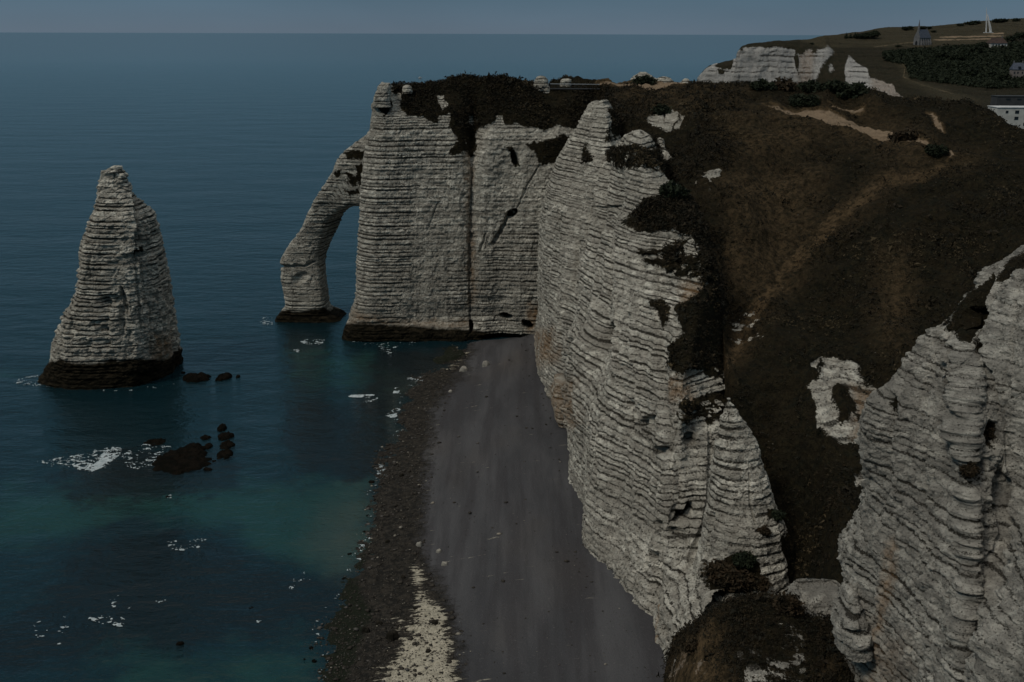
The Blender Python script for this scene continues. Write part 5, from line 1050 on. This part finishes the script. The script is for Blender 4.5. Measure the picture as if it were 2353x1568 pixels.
# ---- people: one skinned body each, clothes as children
def person(label, loc, h=1.72, yaw=0.0, stride=.18, seed=0):
    t = bpy.data.objects.new('person', None); bpy.data.objects.remove(t)
    J = {'pel': (0, 0, .53), 'sp': (0, .01, .64), 'ch': (0, .0, .76), 'nk': (0, 0, .845), 'hd': (0, -.01, .90), 'tp': (0, -.012, .955),
         'lh': (.05, 0, .50), 'lk': (.055, -stride * .5, .27), 'la': (.06, -stride * .3, .045), 'lt': (.06, -stride * .3 - .09, .015), 'rh': (-.05, 0, .50), 'rk': (-.055, stride * .15, .28), 'ra': (-.06, stride * .7, .06), 'rt': (-.06, stride * .7 - .08, .015),
         'ls': (.10, 0, .80), 'le': (.135, .03, .63), 'lw': (.13, -.05, .50), 'lf': (.13, -.07, .455), 'rs': (-.10, 0, .80), 're': (-.135, .02, .63), 'rw': (-.13, -.06, .51), 'rf': (-.13, -.08, .465)}
    Rr = {'pel': .075, 'sp': .068, 'ch': .08, 'nk': .034, 'hd': .048, 'tp': .036, 'lh': .055, 'lk': .036, 'la': .024, 'lt': .018, 'rh': .055, 'rk': .036, 'ra': .024, 'rt': .018, 'ls': .04, 'le': .028, 'lw': .02, 'lf': .015, 'rs': .04, 're': .028, 'rw': .02, 'rf': .015}
    E = [('pel', 'sp'), ('sp', 'ch'), ('ch', 'nk'), ('nk', 'hd'), ('hd', 'tp'), ('pel', 'lh'), ('lh', 'lk'), ('lk', 'la'), ('la', 'lt'), ('pel', 'rh'), ('rh', 'rk'), ('rk', 'ra'), ('ra', 'rt'), ('ch', 'ls'), ('ls', 'le'), ('le', 'lw'), ('lw', 'lf'), ('ch', 'rs'), ('rs', 're'), ('re', 'rw'), ('rw', 'rf')]
    ks = list(J); me = bpy.data.meshes.new('person'); me.from_pydata([tuple(np.array(J[k]) * h) for k in ks], [(ks.index(a), ks.index(b)) for a, b in E], []); me.update()
    o = bpy.data.objects.new('person', me); col.objects.link(o); me.materials.append(M_COAT)
    sk = o.modifiers.new('skin', 'SKIN'); me.skin_vertices[0].data[0].use_root = True
    for i, k in enumerate(ks): me.skin_vertices[0].data[i].radius = (Rr[k] * h, Rr[k] * h)
    ss = o.modifiers.new('sub', 'SUBSURF'); ss.levels = 1; ss.render_levels = 1
    hd = MB(); hd.tube([np.array([0, -.012, .875]) * h, np.array([0, -.015, .90]) * h, np.array([0, -.015, .935]) * h, np.array([0, -.01, .965]) * h], [.03 * h, .043 * h, .045 * h, .02 * h], 8); hd.build('face', M_SKIN, o)
    ht = MB(); ht.tube([np.array([0, .006, .90]) * h, np.array([0, .006, .945]) * h, np.array([0, -.004, .982]) * h], [.044 * h, .051 * h, .022 * h], 8); ht.build('hair', M_COAT, o)
    o.location = loc; o.rotation_euler = (0, 0, yaw); return tag(o, label, 'person')
person('person in dark clothes standing at the left end of the footbridge', tuple(PD(1262.5, 204, 333)), 1.9, .6)
person('person in black walking alone on the plateau edge before the far cliff', tuple(on(PS, 1643.5, 206.0) + np.array([0, 0, .1])), 1.75, -1.2)
for px, py, lb in [(2203, 97, 'tiny dark figure standing on the sandy earthwork near the monument'), (2066, 102, 'tiny dark figure on the path left of the chapel, farthest from it'), (2076, 101.5, 'tiny dark figure on the path about midway to the chapel'), (2087, 101.5, 'tiny dark figure on the path closest to the chapel')]:
    person(lb, tuple(on(SF, px, py) + np.array([0, 0, .2])), 2.0, px)

# ---- boat on the open sea
bt = empty('motor_boat', PZ(965, 180, 0)); tag(bt, 'tiny white motor boat far out at sea above the headland corner', 'boat')
hl = []; 
for x, w, z0, z1 in [(-3.8, 1.1, -.2, 1.0), (-1, 1.3, -.3, 1.1), (2, 1.0, -.2, 1.35), (4.2, .08, .6, 1.7)]: hl.append((x, w, z0, z1))
V = []; F = []
for x, w, z0, z1 in hl: V += [(x, -w, z1), (x, -w * .6, z0), (x, w * .6, z0), (x, w, z1)]
for i in range(3):
    for k in range(4): F.append([i * 4 + k, i * 4 + (k + 1) % 4, (i + 1) * 4 + (k + 1) % 4, (i + 1) * 4 + k])
F += [[0, 3, 2, 1], [12, 13, 14, 15]]
MB().add(V, F).build('hull', M_HULL, bt); MB().box((-.3, 0, 1.9), (2.4, 1.7, 1.5)).build('cabin', M_HULL, bt); MB().box((1.0, 0, 2.0), (.15, 1.5, .7)).build('windscreen', M_DARKWIN, bt)

# ---- rocks in the sea
M_BOULD = simple('boulder_rock', (.030, .026, .020), (.014, .013, .010), 1.5, .9, .2, .05)
M_PALE = simple('pale_rock', (.30, .28, .24), (.2, .19, .17), 1.5)
def searock(label, px, py, wx, wy, h=1.2, seed=0, name='sea_rock', m=M_WETROCK, ang=0, group=None, zb=0.0):
    """low flat rock; wx, wy are its extents in metres"""
    nt, nr = 64, 22; th = np.linspace(0, 2 * math.pi, nt, endpoint=False); rr = np.linspace(0, 1, nr)
    T, R = np.meshgrid(th, rr, indexing='ij')
    edge = 1 + .22 * noise(np.cos(T) * 1.5 + seed * 7.1, np.sin(T) * 1.5 + seed, T * 0 + .5) + .14 * noise(np.cos(T) * 4 + seed, np.sin(T) * 4 + 9, T * 0 + seed) + .10 * noise(np.cos(T) * 11 + seed, np.sin(T) * 11 + 9, T * 0 + seed)
    X = np.cos(T) * R * edge * wx / 2; Y = np.sin(T) * R * edge * wy / 2
    ca, sa = math.cos(ang), math.sin(ang); X, Y = X * ca - Y * sa, X * sa + Y * ca
    c = PZ(px, py, zb)
    P = np.stack([X, Y, X * 0], -1).reshape(-1, 3)
    Q = P + c
    z = h * (1 - R.ravel() ** 6) - .5 + (h * .35) * fbm(Q, .5, 4, seed + 50) + .15 * fbm(Q, 1.6, 3, 51); z[R.ravel() > .98] = -1.2
    P[:, 2] = z
    o = add_mesh(name, P, gfaces(nt, nr, True), m); o.location = c; return tag(o, label, 'rock', group)
def pxm(py): return (PZ(1000, py, 0)[0] - PZ(999, py, 0)[0])
def rk(label, x0, x1, y0, y1, h=1.1, seed=0, **k):
    py = (y0 + y1) / 2; w = (x1 - x0) * pxm(py); d = abs(PZ(1000, y0, 0)[1] - PZ(1000, y1, 0)[1]); return searock(label, (x0 + x1) / 2, py, w, d, h, seed, **k)
rk('largest of the low dark rocks just right of the sea stack', 420, 485, 862, 880, 1.6, 1)
rk('oval black rock second to the right of the sea stack', 502, 528, 861, 878, 1.4, 2, ang=-.5)
rk('small black rock farthest right in the row beside the sea stack', 541, 552, 863, 869, .9, 3)
rk('tiny flat rock closest to the right side of the sea stack', 415, 426, 855, 859, .8, 4)
rk('big black seaweed-covered reef with white surf at its left end', 345, 484, 1030, 1090, 1.2, 5)
rk('black rock lobe joined to the upper right of the big reef', 405, 480, 1022, 1052, 1.2, 15)
rk('topmost black rock in the column right of the big reef', 499, 521, 979, 993, 1.1, 6)
rk('wide black rock second from the top in the column right of the big reef', 500, 537, 994, 1014, 1.2, 7)
rk('ragged black rock third from the top in the column right of the big reef', 505, 540, 1016, 1034, 1.1, 8)
rk('lowest ragged black rock in the column right of the big reef', 498, 538, 1034, 1056, 1.1, 9)
rk('small black rock above the right end of the big reef', 458, 486, 1002, 1012, .9, 10)
rk('black rock touching the upper right corner of the big reef', 468, 490, 1017, 1036, 1.0, 11)
rk('half-awash dark rock behind the lacy surf left of the big reef', 330, 384, 1008, 1026, .8, 12)
rk('thin black rock under the lower right corner of the big reef', 467, 489, 1076, 1083, .8, 13)
rk('small round dark rock alone in the dark water near the bottom edge', 404, 424, 1476, 1484, .7, 14)
rk('small dark rock close to the shingle beside the breaking wave', 845, 862, 1105, 1112, .8, 16)
ORD = ['topmost', 'second', 'third', 'fourth', 'fifth', 'sixth', 'seventh', 'eighth', 'ninth', 'tenth', 'eleventh', 'twelfth']
STL = ['%s small dark stone from the top in the shallows along the waterline' % ORD[k] for k in (0, 1, 2, 4, 5, 3)]
STL = ['topmost of the small dark stones dotting the shallows by the middle of the beach', 'dark stone touching the waterline just below the topmost one', 'tiny dark stone left of the column of stones in the shallows', 'dark stone standing alone at mid height of the shallows column',
       'longer dark stone in the shallows below the column of small ones', 'dark stone where the pale shallows begin to narrow', 'lowest of the tight cluster of tiny stones near the waterline', 'dark stone just off the weedy corner of the shore', 'dark stone farther from the weedy corner, beside deeper water',
       'dark stone with a small wave breaking on its right, bottom centre-left', 'dark stone in the murky water left of the weedy shore bend', 'upper stone of the trio off the weedy shore at the bottom', 'lower right stone of the trio off the weedy shore at the bottom', 'lower left stone of the trio off the weedy shore at the bottom',
       'dark stone with a white speck in the teal water below the reef', 'half-sunk dark stone in the teal water far left', 'single dark stone right of the big reef in open water']
GB = 'single stones standing in the shallows'
for i, (x, y, w) in enumerate([(852, 1138, 5), (862, 1150, 6), (848, 1160, 4), (845, 1185, 5), (838, 1222, 8), (803, 1273, 8), (850, 1172, 4), (790, 1330, 9), (772, 1345, 7), (578, 1397, 9), (690, 1460, 6), (715, 1490, 7), (722, 1520, 8), (700, 1515, 5), (385, 1142, 9), (125, 1158, 10), (492, 1060, 7)]):
    p = pxm(y) * w * 1.6; searock(STL[i], x, y, p, p * 1.1, .6, 20 + i, name='sea_stone', group=GB)

# ---- surf and foam: thin lacy patches floating on the water
def foam(poly, thr, seed, dens=.35, lace=True, jit=3):
    xs, ys = [p[0] for p in poly], [p[1] for p in poly]; A = np.array([PZ(x, y, 0) for x, y in poly])
    x0, y0 = A[:, 0].min(), A[:, 1].min(); nx = int((A[:, 0].max() - x0) / dens) + 2; ny = int((A[:, 1].max() - y0) / dens) + 2
    X, Y = np.meshgrid(x0 + np.arange(nx) * dens, y0 + np.arange(ny) * dens, indexing='ij'); P = np.stack([X, Y, X * 0], -1).reshape(-1, 3)
    x, y = proj(P); n = fbm(P, .25, 4, seed); m = fbm(P, .9, 4, seed + 1)
    d = dpoly(x, y, poly + [poly[0]]); ins = np.where(inpoly(x, y, poly), d, -d)
    e = np.clip(ins / jit, -4, 0) * .4
    st = P * np.array([.5, 1, 1])
    rid = 1 - np.abs(fbm(st, .7, 4, seed + 2)) * 3.4
    rid2 = 1 - np.abs(fbm(st, 1.5, 4, seed + 3)) * 3.0
    rid = np.maximum(rid, rid2 * .9)
    if not lace: rid = np.maximum(rid, .5 + n * .9) + .2
    k = rid + e + m * .25
    q = k[ins > 0]; k = k - (np.quantile(q, 1 - thr) if len(q) > 20 else 1)
    P[:, 2] = .05 + np.clip(k, 0, 1) * .35
    F = gfaces(nx, ny); keep = (k[F] > 0.0).all(1)
    return P, F[keep]
FO = [([(90, 1064), (150, 1052), (200, 1040), (262, 1029), (279, 1031), (276, 1045), (240, 1072), (205, 1086), (178, 1080), (140, 1070)], 0.42, 1, True), ([(232, 1048), (262, 1029), (279, 1031), (276, 1045), (240, 1072), (205, 1086), (196, 1080), (228, 1062)], 0.80, 41, False),
      ([(60, 1062), (160, 1050), (220, 1050), (200, 1075), (120, 1072)], 0.14, 2, True), ([(280, 1045), (330, 1022), (400, 1028), (405, 1036), (350, 1070), (300, 1082), (285, 1065)], 0.30, 3, True),
      ([(380, 1248), (430, 1240), (475, 1241), (465, 1256), (420, 1267), (392, 1262)], 0.30, 4, True), ([(245, 1375), (300, 1352), (312, 1362), (300, 1400), (260, 1400)], 0.14, 5, True), ([(190, 1425), (225, 1410), (262, 1420), (250, 1436), (200, 1440)], 0.30, 6, True),
      ([(258, 1436), (280, 1420), (291, 1432), (270, 1441)], 0.45, 7, False), ([(584, 1431), (600, 1422), (611, 1426), (600, 1434)], 0.45, 8, False), ([(800, 912), (830, 908), (860, 908), (868, 916), (845, 927), (820, 922)], 0.45, 9, False),
      ([(885, 955), (905, 940), (921, 929), (922, 940), (905, 957), (893, 961)], 0.45, 10, False), ([(903, 904), (908, 893), (918, 886), (919, 897), (910, 905)], 0.45, 11, False), ([(862, 1072), (880, 1068), (890, 1080), (888, 1098), (872, 1100)], 0.45, 12, False),
      ([(30, 876), (60, 868), (92, 860), (95, 886), (60, 888), (35, 882)], 0.30, 13, True), ([(594, 738), (612, 728), (628, 733), (626, 748), (604, 746)], 0.30, 14, True), ([(690, 786), (710, 780), (745, 783), (740, 792), (700, 792)], 0.45, 15, False), ([(668, 811), (680, 802), (690, 803), (682, 813)], 0.45, 16, False),
      ([(934, 873), (955, 866), (976, 866), (970, 875), (945, 878)], 0.45, 17, False), ([(866, 790), (885, 793), (901, 810), (898, 820), (880, 806)], 0.30, 18, True), ([(880, 790), (960, 786), (960, 796), (900, 800)], 0.14, 19, True), ([(96, 888), (180, 893), (320, 893), (400, 880), (400, 885), (320, 899), (180, 899)], 0.14, 20, True),
      ([(130, 1478), (140, 1474), (142, 1482), (132, 1486)], 0.45, 21, False), ([(380, 1142), (392, 1139), (396, 1145), (386, 1148)], 0.45, 22, False), ([(355, 1370), (400, 1378), (395, 1395), (360, 1392)], 0.14, 23, True), ([(800, 782), (860, 790), (880, 795), (840, 797)], 0.14, 24, True),
      ([(775, 1290), (830, 1240), (850, 1215), (853, 1230), (830, 1290), (800, 1320)], 0.14, 25, True), ([(60, 1440), (130, 1400), (180, 1420), (140, 1460), (80, 1470)], 0.14, 26, True), ([(640, 1330), (700, 1310), (720, 1340), (680, 1370)], 0.14, 27, True)]
for k in range(3, len(SHORE) - 3):      # thin broken wash along the waterline
    (ax, ay), (bx, by) = SHORE[k], SHORE[k + 1]; FO.append(([(ax - 16, ay), (ax + 3, ay), (bx + 3, by), (bx - 16, by)], .10, 60 + k, True))
Vs, Fs, k0 = [], [], 0
for poly, thr, sd, lc in FO:
    P, F = foam(poly, thr, sd + 200, .13, lc); Vs.append(P); Fs.append(F + k0); k0 += len(P)
V = np.vstack(Vs); F = np.vstack(Fs); used, inv = np.unique(F, return_inverse=True)
tag(add_mesh('foam', V[used], inv.reshape(F.shape), M_FOAM), kind='stuff')

# ---- stones scattered over the tide zone
def pebbles():
    B = BEACH.reshape(-1, 3); x, y = proj(B)
    edge = np.interp(y, [790, 880, 1000, 1180, 1260, 1330, 1400, 1480, 1700], [1080, 1040, 995, 975, 970, 1000, 1040, 1060, 1080])
    dn = np.clip((edge - x) / 40 + .6, 0.03, 1) * (B[:, 2] > -.15) * (y < 1650) * (y > 785)
    foot = np.interp(y, [790, 930, 1120, 1292, 1500, 1700], [1210, 1250, 1290, 1330, 1470, 1560]); dn = np.maximum(dn * (x < foot), .10 * (np.abs(x - foot) < 18) * (y < 1650))
    n = 14000; idx = rnd.choice(len(B), n, p=dn / dn.sum()); c = B[idx] + rnd.normal(size=(n, 3)) * [.4, .4, 0]
    s = np.minimum(rnd.pareto(3.0, n) * .09 + .07, .5)
    ico = np.array([(0, 0, 1), (.9, 0, .3), (.28, .85, .35), (-.72, .53, .25), (-.72, -.53, .3), (.28, -.85, .3), (0, 0, -.6)])
    Fi = np.array([(0, 1, 2), (0, 2, 3), (0, 3, 4), (0, 4, 5), (0, 5, 1), (6, 2, 1), (6, 3, 2), (6, 4, 3), (6, 5, 4), (6, 1, 5)])
    j = ico[None] * (1 + rnd.uniform(-.3, .3, (n, 7, 1))) * s[:, None, None] * np.stack([rnd.uniform(.8, 1.4, n), rnd.uniform(.8, 1.3, n), rnd.uniform(.5, .8, n)], -1)[:, None]
    V = (c[:, None] + j).reshape(-1, 3); F = (np.arange(n)[:, None, None] * 7 + Fi[None]).reshape(-1, 3)
    light = np.repeat(rnd.rand(n), 10)
    tag(add_mesh('beach_stones', V, F, [simple('dark_beach_stone', (.030, .026, .021), (.055, .047, .038), 1.2), simple('pale_beach_stone', (.30, .27, .22), (.2, .18, .15), 2), simple('mid_beach_stone', (.11, .1, .09), (.07, .065, .06), 2)], matidx=np.where(light > .965, 1, np.where(light > .8, 2, 0))), kind='stuff')
pebbles()
BOL = ['dark boulder at the top of the pale chalk strip', 'dark boulder in the middle of the pale chalk strip', 'dark boulder low on the pale chalk strip near the frame bottom', 'biggest black boulder, left of the pale chalk strip', 'dark boulder above the tip of the pale chalk strip', 'dark boulder in the brown tide zone beside the teal shallows',
       'dark boulder left of the biggest black boulder', 'dark boulder highest up in the brown tide zone', 'dark boulder among the green weed at the shore bend']
GBB = 'weedy boulders on the tide-line rock platform'
for i, (x, y, s) in enumerate([(955, 1402, .6), (1000, 1445, .7), (985, 1508, .6), (902, 1470, 1.3), (926, 1325, .6), (890, 1240, .6), (872, 1430, .7), (922, 1090, .7), (840, 1450, .8)]):
    o = searock(BOL[i], x, y, 1.5 * s, 1.3 * s, 1.1 * s, 60 + i, name='boulder', group=GBB, zb=1.0, m=M_BOULD); o.location.z = on(BEACH, x, y)[2] + .2
for i, (x, y, s, lb) in enumerate([(963, 1248, .9, 'pale rounded stone on the dark tide zone above the chalk strip'), (1008, 1268, .8, 'small whitish stone near the tide zone edge on grey shingle'), (1022, 1299, 1.0, 'whitish boulder beside the top of the chalk strip'), (1118, 844, 1.6, 'light flat slab lying on the shingle near the headland foot'),
                           (1035, 898, .9, 'single white stone on the upper shingle'), (1065, 846, 1.7, 'white chalk slab beside the dark reef at the headland foot')]):
    o = searock(lb, x, y, 1.3 * s, 1.1 * s, .8 * s, 90 + i, name='pale_stone', m=M_PALE, zb=1.5); o.location.z = on(BEACH, x, y)[2] + .2
for i, (x, y, s) in enumerate([(1316, 1030, 2.2), (1318, 1042, 2.0)]):
    pass

# ---- heath: countless tufts over every overgrown slope
def heath():
    cs, ss = [], []
    for P, A, n, lo, hi in [(PS, AS, 52000, .25, .8), (PM, AM, 14000, .25, .8), (PR, AR, 5000, .12, .35), (PK, AK, 16000, .15, .5), (PA_, AA_, 16000, .4, .9)]:
        Q = P.reshape(-1, 3); x, y = proj(Q); v = A['veg'] * (A.get('dry', 0 * x) < 1.2)
        ok = (v > .62) & ((A.get('dry', 0 * x) < .5) | (rnd.rand(len(x)) < .35)) & (x > -50) & (x < W0 + 60) & (y > 150) & (y < H0 + 60)
        g = np.where(ok)[0]
        # denser where clumps gather
        w = np.clip(.35 + fbm(Q[g], .12, 4, 71) * .9, .04, 1.3); w /= w.sum()
        idx = rnd.choice(g, n, p=w); c = Q[idx] + rnd.normal(size=(n, 3)) * .25; s = rnd.uniform(lo, hi, n) * (1 + (rnd.rand(n) > .97) * 1.2)
        c[:, 2] += s * .15; cs.append(c); ss.append(s)
    c = np.vstack(cs); s = np.concatenate(ss); V, F = leaves(c, s, 6, 5, .6)
    k = np.repeat(rnd.rand(len(c)), 6)
    br = fbm(np.repeat(c, 6, 0), .06, 3, 72)
    mi = np.where(br + k * .8 > 1.0, 2, np.where(k > .55, 1, 0))
    tag(add_mesh('heath', V, F, [simple('heath_dark', (.010, .010, .006), (.018, .015, .009), .5), simple('heath_brown', (.020, .015, .009), (.033, .024, .012), .5), simple('heath_dry', (.075, .056, .030), (.05, .038, .020), .5)], matidx=mi), kind='stuff')
_n = len(oA.data.vertices); PA_ = np.empty(_n * 3, np.float32); oA.data.vertices.foreach_get('co', PA_); PA_ = PA_.reshape(-1, 3)
_v = np.empty(_n, np.float32); oA.data.attributes['veg'].data.foreach_get('value', _v); AA_ = dict(veg=_v, dry=_v * 0)
heath()

# ---- single shrubs that stand out
def shrub(label, px, py, w, h, surf, seed, m=M_FOL, group='dark shrubs that stand out on the slopes'):
    r = np.random.RandomState(seed); p = on(surf, px, py); t = empty('shrub', p); tag(t, label, 'shrub', group)
    n = 60; u = r.normal(size=(n, 3)); u /= np.linalg.norm(u, axis=1, keepdims=True); u[:, 2] = np.abs(u[:, 2])
    c = u * (r.rand(n) ** .4)[:, None] * np.array([w / 2, w / 2.6, h]); V, F = leaves(c, r.uniform(.16, .3, n) * w, 26, seed); add_mesh('foliage', V, F, m, parent=t)
    b = MB()
    for i in range(4):
        a = i * 1.6; b.tube([(0, 0, -.4), (math.cos(a) * w * .2, math.sin(a) * w * .2, h * .6)], [.08 * h, .02 * h], 5)
    b.build('stem', M_BARK, t)
for i, (px, py, w, h, sf, lb) in enumerate([(1950, 214, 8, 2.4, PS, 'long dark thicket ending in a rounded clump on the plateau skyline'), (1915, 207, 7, 1.9, PS, 'dark thicket on the plateau skyline in front of the far headland gully'), (1865, 204, 7, 1.6, PS, 'dark thicket on the plateau skyline in front of the far white cliff'),
        (1800, 201, 7, 1.4, PS, 'dark thicket on the skyline below the middle of the far white cliff'), (1750, 200, 6, 1.3, PS, 'leftmost dark thicket of the plateau skyline row'), (1835, 238, 5, 2.2, PS, 'dark shrub on the plateau behind the pale path'), (1858, 240, 5.5, 2.4, PS, 'rounded black shrub at the right of its twin behind the pale path'),
        (1880, 203, 1, 1, PS, None), (1520, 258, 5, 1.8, PS, 'dark shrub capping the round chalk outcrop on the upper slope'), (2085, 320, 7, 1.6, PS, 'low shrub patch beside the middle of the pale path'), (2150, 352, 5, 1.5, PS, 'dark shrub in the bend where the pale path ends'),
        (1545, 445, 5, 2, PM, 'rounded dark shrub on the rim of the middle cliff'), (1470, 205, 1, 1, PS, None), (1480, 188, 6, 1.6, PS, 'dark shrub on the skyline in front of the white chalk knob'),
        (1652, 1320, 4.2, 1.6, PPn, 'large dark shrub growing on the lower left of the pale pinnacle'), (1690, 1340, 5.0, 1.8, PPn, 'widest dark shrub on the lower face of the pale pinnacle'), (1712, 1290, 3.4, 1.4, PPn, 'dark shrub above the widest one on the pale pinnacle'), (1745, 1345, 3.0, 1.2, PPn, 'small dark shrub at the lower right of the pale pinnacle'),
        (1785, 1188, 2.2, 1.0, PPn, 'small dark shrub on the right edge of the pale pinnacle'), (1757, 1222, 1.8, .8, PPn, 'tiny dark shrub in the hollow of the pale pinnacle'), (2272, 1000, 2.0, .9, PR, 'brown bush in the round hollow of the near right cliff'), (2228, 1085, 1.8, .9, PR, 'brown bush hanging below the round hollow of the near right cliff'),
        (1810, 1400, 3.2, 1.8, PK, 'black-green shrub between the brown knoll and the chalk block'), (1590, 1490, 2.5, .9, PK, 'low shrub on the rounded brown knoll')]):
    if lb: shrub(lb, px, py, w, h, sf, 300 + i, M_FOLB if 'brown' in lb or 'low' in lb else M_FOL)
